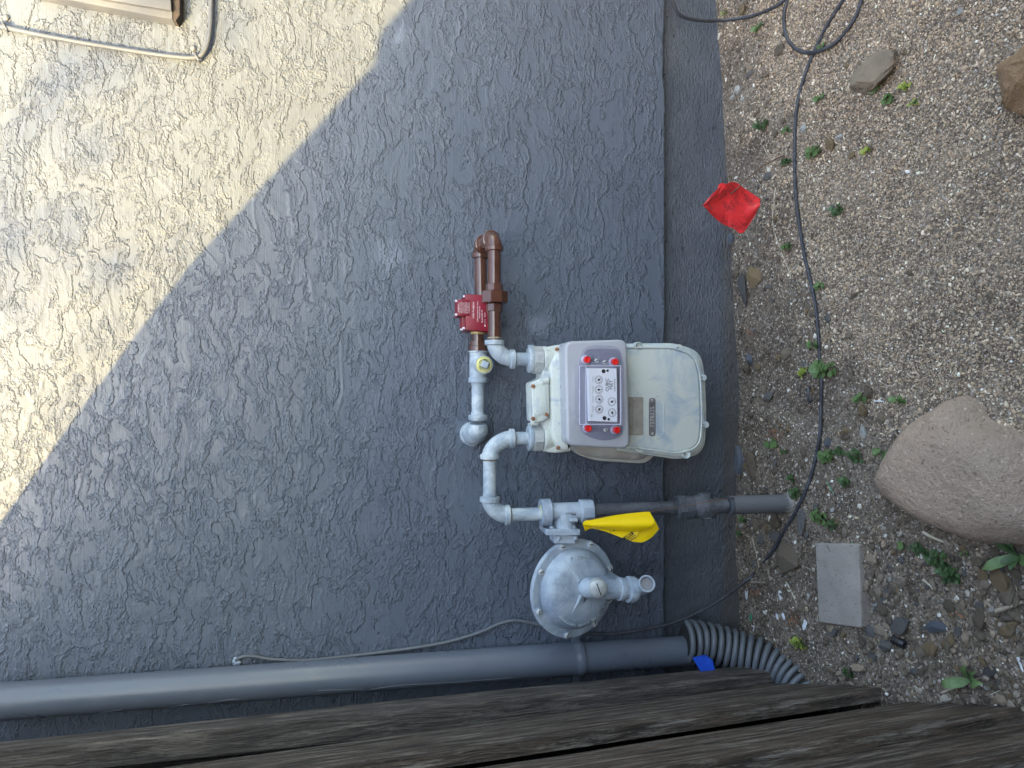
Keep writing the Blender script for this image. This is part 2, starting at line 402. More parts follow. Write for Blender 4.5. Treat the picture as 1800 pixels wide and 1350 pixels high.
def text(b_, s, size, pos, right, up, ext=.0003, al='CENTER', bold=0.0):
    key = (s, al, bold)
    if key not in _tc:
        cu = bpy.data.curves.new('t', 'FONT'); cu.body = s; cu.size = 1; cu.align_x = al; cu.align_y = 'CENTER'; cu.offset = bold
        cu.resolution_u = 2; cu.extrude = 1
        ob = bpy.data.objects.new('t', cu); COL.objects.link(ob)
        me = bpy.data.meshes.new_from_object(ob.evaluated_get(bpy.context.evaluated_depsgraph_get()))
        _tc[key] = ([v.co.copy() for v in me.vertices], [tuple(p.vertices) for p in me.polygons])
        bpy.data.objects.remove(ob); bpy.data.curves.remove(cu); bpy.data.meshes.remove(me)
    vs, fs = _tc[key]; right = V(right); up = V(up); nn = right.cross(up)
    b_.add([V(pos) + right*(v.x*size) + up*(v.y*size) + nn*(v.z*ext) for v in vs], fs)
IR, IU, IW = V((0, 0, -1)), V((1, 0, 0)), V((0, -1, 0))      # down, right, out of the wall
def rr(x0, y0, x1, y1, r, n=4): return roundp([(x0, y0), (x1, y0), (x1, y1), (x0, y1)], r, n)
def roundp(pts, r, n=4):
    out = []; m_ = len(pts); rs = r if isinstance(r, (list, tuple)) else [r]*m_
    for i in range(m_):
        a, b_, c = V(pts[i-1]), V(pts[i]), V(pts[(i+1) % m_]); q = rs[i]
        if q <= 0: out.append(tuple(b_)); continue
        d1 = (a-b_); d2 = (c-b_); l1 = min(q, d1.length*.48); l2 = min(q, d2.length*.48)
        p1 = b_+d1.normalized()*l1; p2 = b_+d2.normalized()*l2
        for k in range(n+1):
            t = k/n; out.append(tuple(p1*(1-t)**2 + b_*2*t*(1-t) + p2*t*t))
    return out
def smoothpath(pts, n=6):
    P = [V(p) for p in pts]; out = []
    for i in range(len(P)-1):
        p0 = P[max(0, i-1)]; p1 = P[i]; p2 = P[i+1]; p3 = P[min(len(P)-1, i+2)]
        for k in range(n):
            t = k/n; out.append(.5*((2*p1)+(p2-p0)*t+(2*p0-5*p1+4*p2-p3)*t*t+(3*p1-p0-3*p2+p3)*t**3))
    out.append(P[-1]); return out
def arc(a, corner, c, n=10):
    a, corner, c = V(a), V(corner), V(c)
    return [a*(1-t)**2*1.0 + corner*2*t*(1-t) + c*t*t for t in [k/n for k in range(n+1)]] if False else circarc(a, corner, c, n)
def circarc(a, k, c, n):
    u = a-k; v_ = c-k; ctr = k+u+v_; out = []
    for i in range(n+1):
        t = i/n*PI/2; out.append(ctr - v_*math.cos(t) - u*math.sin(t))
    return out
def screw(parent, pos, axis, r, mt, ang=0.0, head=.5, name='screw'):
    b_ = B(); axis = V(axis).normalized()
    b_.lathe(pos, axis, [(-.001, r*1.0), (r*head*.6, r), (r*head, r*.8), (r*head*1.12, r*.3)], 14)
    o = obj(name, b_, mt, parent)
    u = axis.orthogonal().normalized(); u = Quaternion(axis, ang) @ u; w_ = axis.cross(u)
    b2 = B(); b2.box(V(pos)+axis*(r*head*1.02), u*r*.85, w_*r*.13, axis*r*.14)
    obj('slot', b2, m_dark, o); return o

# ------------------------------------------------------------------ house wall
zb = W(1169, 600, 0).z
house = thing('house_wall', 'blue grey painted stucco house wall above a darker concrete footing', 'wall', (0, .05, 0))
xs = np.linspace(-1.2, 1.4, 640)
jit = .0016*vn(xs*60, xs*0, 9) + .0030*np.maximum(0, vn(xs*14, xs*0+3, 10)-.12)*4 + .001*vn(xs*160, xs*0, 12)
b_ = B(); rg = []
allx = [-6] + list(xs) + [6]; alj = [0]+list(jit)+[0]
for x, j in zip(allx, alj):
    rg.append([V((x, 0.0, 3.2)), V((x, 0.0, zb+.004+j)), V((x, .0016, zb+.0008+j)), V((x, .004, zb+j)), V((x, .09, zb)), V((x, .09, 3.2))])
b_.rings(rg)
stucco_o = obj('stucco', b_, m_stucco, house, 50)
b_ = B(); b_.box((0, FZ+.06, (zb+.06-.8)/2), (5.9, 0, 0), (0, .06, 0), (0, 0, (zb+.06+.8)/2))
obj('foundation', b_, m_conc, house, 0)
# thin paint ridge where the footing was rolled
b_ = B(); pts = [V((x, FZ-.0003, W(1193, 600, -FZ).z + .0015*float(vn(x*20, 0, 5)))) for x in np.linspace(-1, 1.2, 90)]
b_.tube(pts, .0009, 5); obj('paint_ridge', b_, m_conc, house)

# ------------------------------------------------------------------ ground
def graded(lo, hi, step, far):
    a = list(np.arange(lo, hi+1e-6, step)); s_ = step; p = hi; q = lo; r_, l_ = [], []
    while p < far: s_ *= 1.45; p += s_; r_.append(p); q -= s_; l_.append(q)
    return np.array(l_[::-1] + a + r_)
gx = graded(-.80, 1.15, .0055, 90); gy = graded(-.85, .05, .0055, 90)
X, Y = np.meshgrid(gx, gy); Z = hg(X, Y)
far = np.clip((np.abs(X)-1.2)/2, 0, 1)
Z = Z - far*.0
vs = np.stack([X, Y, Z], -1).reshape(-1, 3); nx = len(gx)
idx = np.arange(len(gy)*nx).reshape(len(gy), nx)
fs = np.stack([idx[:-1, :-1], idx[:-1, 1:], idx[1:, 1:], idx[1:, :-1]], -1).reshape(-1, 4)
npmesh('ground', vs, fs, m_ground, None, 180, 'structure')

# ------------------------------------------------------------------ timber fence
FT = 1.80
def board(parent, x, wd, z0, wa, wb, length, mt, seed, lean=-.095, name='board', adir=(0, 1)):
    # corner edge at (x,-wd,z0) rising with the lean; face A runs wa towards the wall, face B runs wb away from the yard
    v_up = V((0, lean, 1)).normalized(); a = V((adir[0], adir[1], 0)).normalized(); b2 = V((-a.y, a.x, 0))
    nl = 150; prof = []
    na, nb = 8, 6
    sec = [(wa*(1-i/na), 0) for i in range(na)] + [(0, wb*i/nb) for i in range(nb)] + [(wa*i/na, wb) for i in range(na)] + [(wa, wb*(1-i/nb)) for i in range(nb)]
    o = V((x, -wd, z0)); bb = B(); rgs = []
    for k in range(nl+1):
        t = length*k/nl; ring = []
        endr = .004*max(0, 1-t/.03)
        for (p, q) in sec:
            rnd = .0022; pp = min(max(p, 0), wa); qq = q
            g = float(vn(t*1.3, (p*70+q*95)+seed*7, seed))*.0034 + float(vn(t*7, p*25+q*25, seed+3))*.0016
            cor = rnd if (p < 1e-6 and q < 1e-6) else 0
            da = (pp-wa/2)/(wa/2)*(.5 if 0 < q < wb else 1); db = (qq-wb/2)/(wb/2)
            ring.append(V((t, pp + g*np.sign(da)*(abs(da) > .9) + cor - endr*da, qq + g*np.sign(db)*(abs(db) > .9) + cor - endr*db)))
        rgs.append(ring)
    bb.rings(rgs)
    me = bpy.data.meshes.new(name); me.from_pydata([tuple(p) for p in bb.v], [], bb.f)
    bm = bmesh.new(); bm.from_mesh(me); bmesh.ops.recalc_face_normals(bm, faces=bm.faces); bm.to_mesh(me); bm.free()
    ob = link(name, me, mt, parent, 50); ORG[ob.name] = ORG[parent.name]
    mm = Matrix.Identity(4); rel = o - ORG[parent.name]
    az = (a - v_up*a.dot(v_up)).normalized(); b2 = v_up.cross(az)
    for i in range(3):
        mm[i][0] = v_up[i]; mm[i][1] = az[i]; mm[i][2] = b2[i]; mm[i][3] = rel[i]
    ob.matrix_local = mm; return ob
fence = thing('timber_fence', 'dark weathered timber fence of upright boards running out from the wall', 'fence', (-.6, -.4, -.1))
corners = [((1380, 1178), None, .044, m_woodr, -.05), ((1545, 1206), (1392, 1196), .024, m_wood, -.095), ((1795, 1240), (1600, 1230), .024, m_wood2, -.095), ((2015, 1284), (1812, 1264), .024, m_wood, -.095)]
for i, ((px, py), bk, wb, mt, ln) in enumerate(corners):
    g = G(px, py); dz = .0 if i == 0 else -.045
    if bk: k_ = G(*bk); ad = (k_.x-g.x, k_.y-g.y); wa = math.hypot(*ad)
    else: ad = (-.12, 1); wa = .06
    board(fence, g.x, -g.y, g.z+dz, wa, wb, (FT-.12 - (g.z+dz))/math.cos(.095), mt, 11+i*5, ln, adir=ad)
g4 = G(2010, 1292)
wd = -g4.y + .2; k = 0
while wd < 3.3:
    board(fence, g4.x+.003*(k % 2), wd, -.32, .10, .038, FT+.32-.10, m_wood2 if k % 2 else m_wood, 41+k*3, -.095); wd += .165; k += 1
# added far-side backing boards close the gaps against sun; their tops carry the straight shadow edge
XR = g4.x+.01
def T(w_): return float(np.interp(w_, [.14, .34, .94, 1.64, 1.73], [FT-.125, FT-.100, FT-.036, FT-.050, FT-.008]))
def cut(x_, w_):
    w2 = (x_+.7*w_-XR)/.7; return T(w2)+.567*(w_-w2)
b_ = B(); b_.box((-.722, .004, -.2), (.010, 0, 0), (0, .0205, 0), (0, 0, .37)); b_.v = [V((p.x, p.y, min(p.z, zb-.004))) for p in b_.v]; obj('sun_leak_block', b_, m_wood, fence, 0)  # filler added to stop sun leaking between fence and footing
wd = .004; k = 0; lastx = -.66
def fx(wd_): return float(np.interp(wd_, [0, .16, .36, .62, .78, 4], [-.712, -.690, -.628, -.556, g4.x-.056, g4.x-.056]))
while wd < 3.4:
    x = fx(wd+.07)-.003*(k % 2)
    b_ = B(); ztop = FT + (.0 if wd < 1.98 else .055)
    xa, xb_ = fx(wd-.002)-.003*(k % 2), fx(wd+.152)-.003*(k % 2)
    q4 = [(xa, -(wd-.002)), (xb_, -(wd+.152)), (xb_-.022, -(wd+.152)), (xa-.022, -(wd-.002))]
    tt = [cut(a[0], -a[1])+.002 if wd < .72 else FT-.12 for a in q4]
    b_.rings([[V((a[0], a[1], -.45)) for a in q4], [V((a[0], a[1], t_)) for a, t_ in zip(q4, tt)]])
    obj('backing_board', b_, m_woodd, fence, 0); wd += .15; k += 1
pw = [.60, .8, 1.0, 1.3, 1.64, 1.66, 1.69, 1.73, 2.4, 3.38]
b_ = B(); b_.rings([[V((XR, -w_, T(w_))), V((XR-.035, -w_, T(w_))), V((XR-.035, -w_, FT-.20)), V((XR, -w_, FT-.20))] for w_ in pw]); obj('shadow_cap_rail', b_, m_wood, fence, 0)  # unseen rail, its top shaped to cast the shadow edge on the wall

bf = thing('added_shade_fence', 'unseen brown board fence added opposite the house wall to shade its lower part', 'fence', (1.5, -2.6, -.4))  # added out of view to cut sky light on the lower wall
for k in range(32):
    b_ = B(); b_.box((-.38+k*.152, -2.62+.004*(k % 3), .30), (.074, 0, 0), (0, .009, 0), (0, 0, .70)); obj('board', b_, m_wood2, bf, 0)
for zz_ in (.0, .80):
    b_ = B(); b_.box((1.98, -2.655, zz_), (2.45, 0, 0), (0, .02, 0), (0, 0, .045)); obj('rail', b_, m_wood, bf, 0)
# ------------------------------------------------------------------ tree beyond the fence, out of the picture: dapples the wall
tc = V((.62, 0, 1.30)) - SUND*8.5
side = SUND.cross(V((0, 0, 1))).normalized(); upv = side.cross(SUND)
base = tc + side*1.25; base.z = -.4
tree = thing('shade_tree', 'leafy tree standing beyond the timber fence', 'tree', base)
b_ = B(); topp = V((base.x, base.y, tc.z+1.6))
b_.tube(smoothpath([base, base.lerp(topp, .35)+V((.05, .05, 0)), base.lerp(topp, .7)+V((-.04, 0, 0)), topp], 6), [.11]*6+[.09]*6+[.06]*6+[.03], 10)
obj('trunk', b_, m_trimd, tree)
for k in range(7):
    b_ = B(); st = base.lerp(topp, random.uniform(.55, .95)); e = tc + side*random.uniform(-.6, .5) + upv*random.uniform(.1, 1.2)
    b_.tube(smoothpath([st, (st+e)/2+V((0, 0, .12)), e], 4), .010, 5); obj('branch', b_, m_trimd, tree)
vsl, fsl = [], []
for k in range(46):
    # leaf clusters, scattered; coordinates across the sun direction
    cc = tc + side*random.gauss(0, .34) + upv*(random.gauss(.05, .13)) + SUND*random.gauss(0, .6)
    if k > 15: cc = tc + side*random.uniform(-.2, 2.2) + upv*random.uniform(.8, 2.2) + SUND*random.gauss(0, .6)
    for j in range(9):
        c = cc + V([random.gauss(0, .05) for _ in range(3)]); q = Quaternion([random.gauss(0, 1) for _ in range(4)]).normalized()
        s_ = random.uniform(.018, .032)
        o_ = len(vsl)
        vsl += [c + q @ V(p)*s_ for p in ((-1.4, 0, 0), (0, .6, .1), (1.4, 0, 0), (0, -.6, .1))]; fsl.append((o_, o_+1, o_+2, o_+3))
b_ = B(); b_.v = vsl; b_.f = fsl; obj('crown', b_, m_crown, tree, 0)

# ------------------------------------------------------------------ conduit, coil, tape
r0 = .0345
cond = thing('conduit_pipe', 'thick grey painted conduit running up the wall beside the fence', 'pipe', W(1200, 1143, .045))
pth = [W(-60, 1238, .045), W(350, 1211, .045), W(1016, 1156, .045)]
L0 = pth[0]; L1 = W(1016, 1157, .045); L2 = W(1214, 1143, .045)
ax = (L0-L1).normalized()
b_ = B(); b_.tube([L0, L1], r0, 48); obj('pipe', b_, m_pvc, cond)
b_ = B(); b_.tube([L1-ax*.004, L2], r0*.93, 48); obj('pipe', b_, m_pvc, cond)
b_ = B(); b_.lathe(L1-ax*.010, ax, [(0, r0*.95), (.0, r0*1.03), (.003, r0*1.06), (.012, r0*1.06), (.015, r0*1.02), (.022, r0*1.0)], 48); obj('coupling', b_, m_pvc, cond)
b_ = B(); b_.box(L1+V((-.004, .02, 0)), (.055, 0, 0), (0, .004, 0), (0, 0, .009)); obj('strap', b_, m_pvc, cond)
# paint run on the conduit
b_ = B()
for pr in ([(180, 1252), (215, 1247), (280, 1246), (290, 1252), (235, 1258)], [(300, 1243), (330, 1238), (348, 1240), (340, 1246)], [(365, 1236), (400, 1230), (420, 1229), (424, 1236), (405, 1239)], [(560, 1224-10), (610, 1212), (640, 1213), (560, 1224)], [(650, 1218-6), (700, 1205), (800, 1199), (900, 1191)]):
    pp = []
    for px, py in pr:
        r = ray(px, py); best = None     # hit the cylinder
        oc = CAM-L0; d = r.normalized(); dd = d-ax*d.dot(ax); oo = oc-ax*oc.dot(ax)
        A_, B_, C_ = dd.dot(dd), 2*dd.dot(oo), oo.dot(oo)-(r0*1.0)**2; D_ = B_*B_-4*A_*C_
        if D_ > 0: pp.append(CAM + d*((-B_-math.sqrt(D_))/(2*A_)))
    if len(pp) > 1: b_ = B(); b_.tube(smoothpath(pp, 4), .0008, 5); obj('paint_run', b_, m_pvc, cond)

coil = thing('coiled_drain_tube', 'grey helical flexible tube bending from the conduit end into the soil', 'hose', G(1400, 1200))
cp = smoothpath([W(1203, 1126, .050), W(1240, 1130, .055), W(1290, 1143, .075), W(1340, 1159, .11), W(1380, 1182, .15), W(1415, 1215, .20), W(1440, 1262, .25)], 40)
hp = []; rr_ = []
u = V((1, 0, 0)); turns = 19.0; m_ = len(cp)
acc = [0]
for i in range(1, m_): acc.append(acc[-1]+(cp[i]-cp[i-1]).length)
dense = 19*26
for q in range(dense+1):
    s_ = q/dense*acc[-1]; i = max(1, int(np.searchsorted(acc, s_))); i = min(i, m_-1)
    f_ = (s_-acc[i-1])/(acc[i]-acc[i-1]); p = cp[i-1].lerp(cp[i], f_); t_ = (cp[min(m_-1, i+2)]-cp[max(0, i-3)]).normalized()
    u = (u - t_*u.dot(t_)).normalized(); w_ = t_.cross(u); a_ = 2*PI*turns*q/dense
    R_ = .0415*(1-.12*q/dense) ; hp.append(p + (u*math.cos(a_)+w_*math.sin(a_))*R_)
b_ = B(); b_.tube(hp, [.0064 + .0004*math.sin(i*.7) for i in range(len(hp))], 10); obj('helix', b_, m_coil, coil, 60)
b_ = B(); b_.tube(cp[::6], .036, 20); obj('inner_liner', b_, m_dark, coil)
b_ = B(); g = [W(1217, 1156, .118), W(1240, 1151, .116), W(1253, 1161, .120), W(1258, 1184, .124), W(1232, 1181, .124)]
b_.rings([[p + V((0, .0008, 0)) for p in g], g]); obj('blue_tape', b_, m_blue, None, 0, label='scrap of bright blue tape stuck below the coiled tube by the fence', cat='tape')

# ------------------------------------------------------------------ cables
def gp(pts, dz): return [G(x, y, dz) for x, y in pts]
rc = .0037
main = [(1500,-30),(1482,0),(1454,44),(1432,89),(1413,137),(1402,181),(1398,222),(1397,267),(1398,326),(1402,370),(1410,426),(1417,462),(1425,495),(1434,539),(1439,591),(1441,628),(1444,672),(1443,717),(1441,765),(1432,813),(1417,861),(1399,898),(1376,938),(1354,974),(1321,1013)]
mp = gp(main, rc*.8) + [W(1273, 1050, .05), W(1224, 1078, .03), W(1180, 1096, .03), W(1130, 1107, .025), W(1070, 1115, .018), W(1010, 1112, .012)]
b_ = B(); b_.tube(smoothpath(mp, 6), rc, 10)
obj('long_cable', b_, m_rubber, None, label='long black cable snaking down the soil from the crossing loops to behind the regulator', cat='cable')
b_ = B(); b_.tube(smoothpath(gp([(1515,-20),(1514,0),(1502,33),(1476,68)], rc)+gp([(1447,87),(1421,92),(1398,85)], rc*2.2)+gp([(1382,63),(1378,30),(1383,4),(1392,-22)], rc), 7), rc, 10)
obj('looped_cable', b_, m_rubber, None, label='black cable bent in a deep loop crossing the long cable at the top', cat='cable')
lp = [W(1180, -25, .06), W(1182, 0, .05), W(1195, 26, .04), W(1228, 36, .035), W(1269, 36, .03)] + gp([(1321,28),(1358,14),(1384,-4),(1400,-20)], rc)
b_ = B(); b_.tube(smoothpath(lp, 7), rc, 10)
obj('slack_cable', b_, m_rubber, None, label='black cable in a shallow curve from the footing onto the gravel', cat='cable')
wcp = [W(1000, 1110, .012), W(952, 1099, .010), W(910, 1091, .008), (880, 1096), (840, 1113), (780, 1130), (700, 1143), (600, 1155), (540, 1161), (480, 1159), (440, 1153), (420, 1157)]
wcp = [p if isinstance(p, Vector) else W(p[0], p[1], .007) for p in wcp] + [W(415, 1164, -.004)]
t = thing('wall_cable', 'thin grey painted cable lying on the wall above the conduit and ending in a hole', 'cable', W(415, 1162, .005))
b_ = B(); b_.tube(smoothpath(wcp, 8), .0036, 10); obj('jacket', b_, m_cableg, t)
b_ = B(); c0 = W(416, 1163, .002)
for k in range(9): b_.lathe(c0+V((random.uniform(-.006, .006), 0, random.uniform(-.007, .006))), IW, [(-.003, .004), (.002, .004), (.004, .002)], 8)
obj('caulk_blob', b_, m_cast, t)

cab = thing('painted_cable', 'cable painted like the wall, bent at a right angle at the sunny top corner', 'cable', W(345, 102, .01))
cpp = [W(x, y, .010) for x, y in [(-40,38),(0,46),(60,59),(140,74),(200,84),(270,95),(320,101),(345,101)]] + [W(x, y, .011) for x, y in [(358,92),(366,72),(370,40),(371,0),(371,-40)]]
b_ = B(); b_.tube(smoothpath(cpp, 8), .0046, 14); obj('jacket', b_, m_cabp, cab)
for px, py, dx, dy in ((8, 42, 4, -10), (346, 96, -6, -10)):
    b_ = B(); c0 = W(px, py, .004); b_.lathe(W(px+dx, py+dy, 0), IW, [(-.002, .0055), (.004, .0055), (.006, .003)], 12)
    b_.tube([W(px-5, py+dy*.3, .002), W(px-2, py, .0165), W(px+2, py+9, .0168), W(px+4, py+13, .002)], .0022, 6)
    obj('clip', b_, m_pvc, cab)
trim = thing('wall_trim_box', 'projecting painted wood trim with its shaded end painted dark above the bent cable', 'trim', W(200, 10, .02))
b_ = B(); b_.prism([(60, -60), (303, -60), (303, 34), (180, 11), (60, -12)], -.001, .028, .0015, 2); obj('face_board', b_, m_trim, trim)
b_ = B(); b_.prism([(60, -60), (296, -60), (301, 18), (180, -2), (60, -24)], .0285, .036, .001, 2); obj('panel', b_, m_trim, trim)
b_ = B(); b_.prism([(304, -60), (316, -60), (316, 26), (309, 37), (304, 34)], -.001, .026, .0008, 1); obj('shaded_end', b_, m_trimd, trim)  # trim end in shadow, the shade put into its dark colour

# ------------------------------------------------------------------ piping helpers
R1 = .01335    # 3/4 in pipe
def elbow(b_, a, k, c, r, rim=.0195, riml=.011, n=20):
    a, k, c = V(a), V(k), V(c); path = circarc(a, k, c, 10)
    b_.tube(path, r, n)
    for e, o in ((a, (a-k).normalized()), (c, (c-k).normalized())):
        b_.lathe(e-o*riml, o, [(0, r), (.0015, rim), (riml, rim), (riml+.001, rim-.0015)], n)
def grime(parent, p, d, r=None):
    b_ = B(); b_.lathe(p, d, [(-.0006, (r or R1)*1.005), (.0004, (r or R1)*1.05), (.0022, (r or R1)*1.05), (.003, (r or R1)*1.004)], 22); obj('joint_compound', b_, m_joint, parent)
def hexnut(b_, p, d, l, r, n=6, ph=0): b_.lathe(p, d, [(0, r*.90), (.0015, r), (l-.0015, r), (l, r*.90)], n, ph)
WF = .140   # standoff of the front pipes
outp = thing('outlet_piping', 'brown painted pipe doubling back over itself above the meter into whitish fittings', 'pipe', W(868, 600, WF))
fA = W(869, 425, WF); fTop = V((fA.x, -WF, W(869, 500, WF).z)); xt = W(869, 424, WF).x
zf = W(869, 500, WF).z; xe = W(869, 631, WF).x
def fp(py, w_=WF, z=None): q = W(869, py, w_); return V((q.x, -w_, zf if z is None else z))
b_ = B(); b_.tube([fp(440), fp(505)], R1, 28); obj('pipe', b_, m_brown, outp)
b_ = B(); b_.tube([fp(545), fp(598)], R1, 28); obj('pipe', b_, m_brown, outp)
b_ = B(); hexnut(b_, fp(499), (-1, 0, 0), .015, .0175, 8, .2); obj('union_collar', b_, m_brown, outp, 25)
b_ = B(); hexnut(b_, fp(512), (-1, 0, 0), .0245, .0275, 8, .39); obj('union_nut', b_, m_brown, outp, 25)
b_ = B(); hexnut(b_, fp(534), (-1, 0, 0), .0165, .0175, 8, .2); b_.lathe(fp(548), (-1, 0, 0), [(0, .0150), (.004, .0150)], 24); obj('union_collar', b_, m_brown, outp, 25)
# U turn: front elbow, nipple towards the wall, rear elbow
WR = .052; zr = W(846, 500, WR).z; xr = fp(418).x
kf = V((xr, -WF, zf)); kr = V((xr+.0, -WR, zr+.002))
b_ = B(); dr = (kr-kf).normalized(); elbow(b_, kf+V((-.026, 0, 0)), kf, kf+dr*.024, .0165, .0188, .009); obj('elbow', b_, m_brown, outp)
b_ = B(); elbow(b_, kr-dr*.024, kr, kr+V((-.026, 0, 0)), .0165, .0188, .009); obj('elbow', b_, m_brown, outp)
b_ = B(); b_.tube([kf+dr*.02, kr-dr*.02], R1, 20); obj('nipple', b_, m_brown, outp)
def rp(py, dz=0): q = W(846, py, WR); return V((q.x, -WR, zr+dz))
b_ = B(); b_.tube([kr+V((-.02, 0, 0)), rp(530)], R1, 24); obj('pipe', b_, m_brown, outp)
# elbow and nipple into the meter
ke = V((xe, -WF, zf)); cz = W(904, 631, WF).z; nz = W(936, 632, WF).z
b_ = B(); elbow(b_, ke+V((W(869, 598, WF).x-xe-.001, 0, 0)), ke, V((xe, -WF, cz)), .0165, .0197, .0095); obj('elbow', b_, m_galv, outp)
b_ = B(); b_.tube([V((xe, -WF, cz+.004)), V((xe, -WF, nz))], R1, 24); obj('nipple', b_, m_galv, outp)
# rear run: valve, nipple, tee with plug, nipple, elbow into the wall
lowp = thing('rear_outlet_piping', 'whitish tee with a yellow ringed plug above a pipe that turns into the wall', 'pipe', W(838, 640, .055))
zt = W(840, 640, .055).z
def lp_(py, w_=.055): q = W(840, py, w_); return V((q.x, -w_, zt))
b_ = B(); b_.tube([lp_(580), lp_(615)], R1*.95, 22); obj('nipple', b_, m_brown, lowp)
b_ = B(); b_.lathe(lp_(583), (-1, 0, 0), [(0, .014), (.001, .0155), (.005, .0155), (.006, .014)], 24); obj('brass_ring', b_, m_brass, lowp)
b_ = B(); b_.tube([lp_(611), lp_(668)], .0178, 26)
for q in (610, 663): b_.lathe(lp_(q), (-1, 0, 0), [(0, .0185), (.001, .0203), (.011, .0203), (.012, .0185)], 26)
tz = W(851, 641, .085); b_.tube([V((lp_(641).x, -.055, zt)), V((tz.x, -.080, tz.z+.002))], .0175, 24)
obj('tee', b_, m_galv, lowp)
b_ = B(); b_.tube([lp_(600), lp_(619)], [.0182, .0183], 24); b_.lathe(lp_(608), (-1, 0, 0), [(0, .0188), (.001, .0206), (.011, .0206)], 26); obj('brown_overspray', b_, m_brown, lowp)
pc = V((tz.x, -.083, tz.z))
b_ = B(); b_.lathe(pc, IW, [(-.006, .0172), (0, .0172), (.003, .0150), (.004, .012)], 28); obj('sealant_ring', b_, m_tape, lowp)
b_ = B(); b_.lathe(pc, IW, [(-.008, .0192), (-.001, .0192), (.0, .0172)], 28); obj('tee_rim', b_, m_galv, lowp)
b_ = B(); b_.lathe(pc+IW*.002, IW, [(0, .0098), (.014, .0098), (.0155, .0085)], 4, .38); b_.lathe(pc+IW*.002, IW, [(0, .0125), (.002, .0125)], 20); obj('square_plug', b_, m_cast, lowp, 25)
b_ = B(); b_.tube([lp_(666), lp_(732)], R1, 24); b_.lathe(lp_(672), (-1, 0, 0), [(0, .0143), (.006, .0143)], 22); b_.lathe(lp_(724), (-1, 0, 0), [(0, .0143), (.008, .0143)], 22); obj('pipe', b_, m_galv, lowp)
b_ = B(); k0 = V((lp_(766).x, -.058, zt)); pa = circarc(lp_(745)+V((0, -.003, 0)), k0, V((k0.x, -.006, zt+.006)), 12)
b_.tube(pa, [.0178]+[.0195, .021, .0225, .0235, .024, .024, .024, .024, .024, .024, .024, .024], 28)
b_.lathe(lp_(729)+V((0, -.001, 0)), (-1, 0, 0), [(0, .0185), (.001, .0205), (.008, .0205), (.012, .0180)], 28)
b_.lathe(V((k0.x, -.012, zt+.006)), (0, 1, 0), [(0, .0255), (.012, .0268)], 28)
obj('elbow', b_, m_galv, lowp)
b_ = B(); sm = [p + V((0, 0, 0)) for p in pa]; b_.tube([V((p.x, p.y, p.z)) + (V((-1, -1, 0)).normalized()*.0235 if i > 3 else V((-.2, -1, 0)).normalized()*.0212) for i, p in enumerate(pa[:9])], .0009, 5)
obj('casting_seam', b_, m_galv, lowp)

inp = thing('inlet_piping', 'whitish elbows and pipe linking the regulator up to the lower meter nut', 'pipe', W(862, 840, WF))
xm = W(900, 771, WF).x; zi = W(868, 771, WF).z
b_ = B(); ki = V((xm, -WF, zi+.005)); zlow = W(861, 840, WF).z
ki = V((xm, -WF, zlow)); elbow(b_, V((xm, -WF, W(903, 771, WF).z)), ki, V((W(862, 806, WF).x, -WF, zlow)), .0168, .0200, .0095); obj('elbow', b_, m_galv, inp)
b_ = B(); b_.tube([V((xm, -WF, W(900, 771, WF).z)), V((xm, -WF, W(936, 771, WF).z))], R1, 24); obj('nipple', b_, m_galv, inp)
xl = W(870, 906, WF).x
b_ = B(); b_.tube([V((W(862, 800, WF).x, -WF, zlow)), V((W(862, 876, WF).x, -WF, zlow))], R1, 26)
for q in range(5): b_.lathe(V((W(862, 866+q*1.6, WF).x, -WF, zlow)), (-1, 0, 0), [(0, .0138), (.0008, .0143), (.0016, .0138)], 22)
obj('pipe', b_, m_galv, inp)
b_ = B(); elbow(b_, V((W(862, 874, WF).x, -WF, zlow)), V((xl, -WF, zlow)), V((xl, -WF, W(895, 906, WF).z)), .0170, .0205, .0095); obj('elbow', b_, m_galv, inp)
tb = B()
for i, chh in enumerate('YAMG'[::-1] if False else 'YAMG'):
    a_ = math.radians(45); pos = W(866+i*5.0, 905-6+i*4.6-5, WF+.0166)
    text(tb, chh, .0072, pos, (IR*.74-IU*.67), (IU*.74+IR*.67), .0006)
obj('lettering', tb, m_cast, inp)
b_ = B(); b_.tube([V((xl, -WF, W(893, 906, WF).z)), V((xl, -WF, W(955, 906, WF).z))], R1, 26); obj('nipple', b_, m_galv, inp)

grime(outp, V((xe, -WF, cz)), IR); grime(inp, V((xm, -WF, W(904, 771, WF).z)), IR); grime(inp, V((W(862, 807, WF).x, -WF, zlow)), (-1, 0, 0))
grime(inp, V((xl, -WF, W(896, 906, WF).z)), IR); grime(outp, fp(593), (-1, 0, 0))
# ------------------------------------------------------------------ seismic valve
sv = thing('shutoff_valve', 'crimson boxy gas shutoff valve with white lettering behind the brown union', 'valve', W(838, 550, .06))
b_ = B(); b_.prism([(818, 517), (863, 519), (863, 583), (819, 580)], .030, .098, .0012, 2); obj('body', b_, m_valve, sv, 30)
b_ = B(); b_.prism([(804, 526), (827, 527), (827, 556), (804, 555)], .045, .0985, .0012, 2); obj('side_box', b_, m_valve, sv, 30)
b_ = B(); b_.prism([(811, 533), (822, 533), (822, 577), (812, 576)], .034, .080, .001, 2); obj('back_block', b_, m_valved, sv, 30)
for px, py, w_ in ((803, 529, .09), (803, 553, .09), (804, 529, .06), (804, 553, .06), (817, 521, .085), (819, 521, .06), (816, 577, .09), (812, 579, .06)):
    b_ = B(); p = W(px, py, w_); b_.lathe(p+V((0, 0, .0)), (0, 0, 1), [(-.001, .0026), (.003, .0024), (.0038, .001)], 10); obj('bolt', b_, m_chipw, sv)
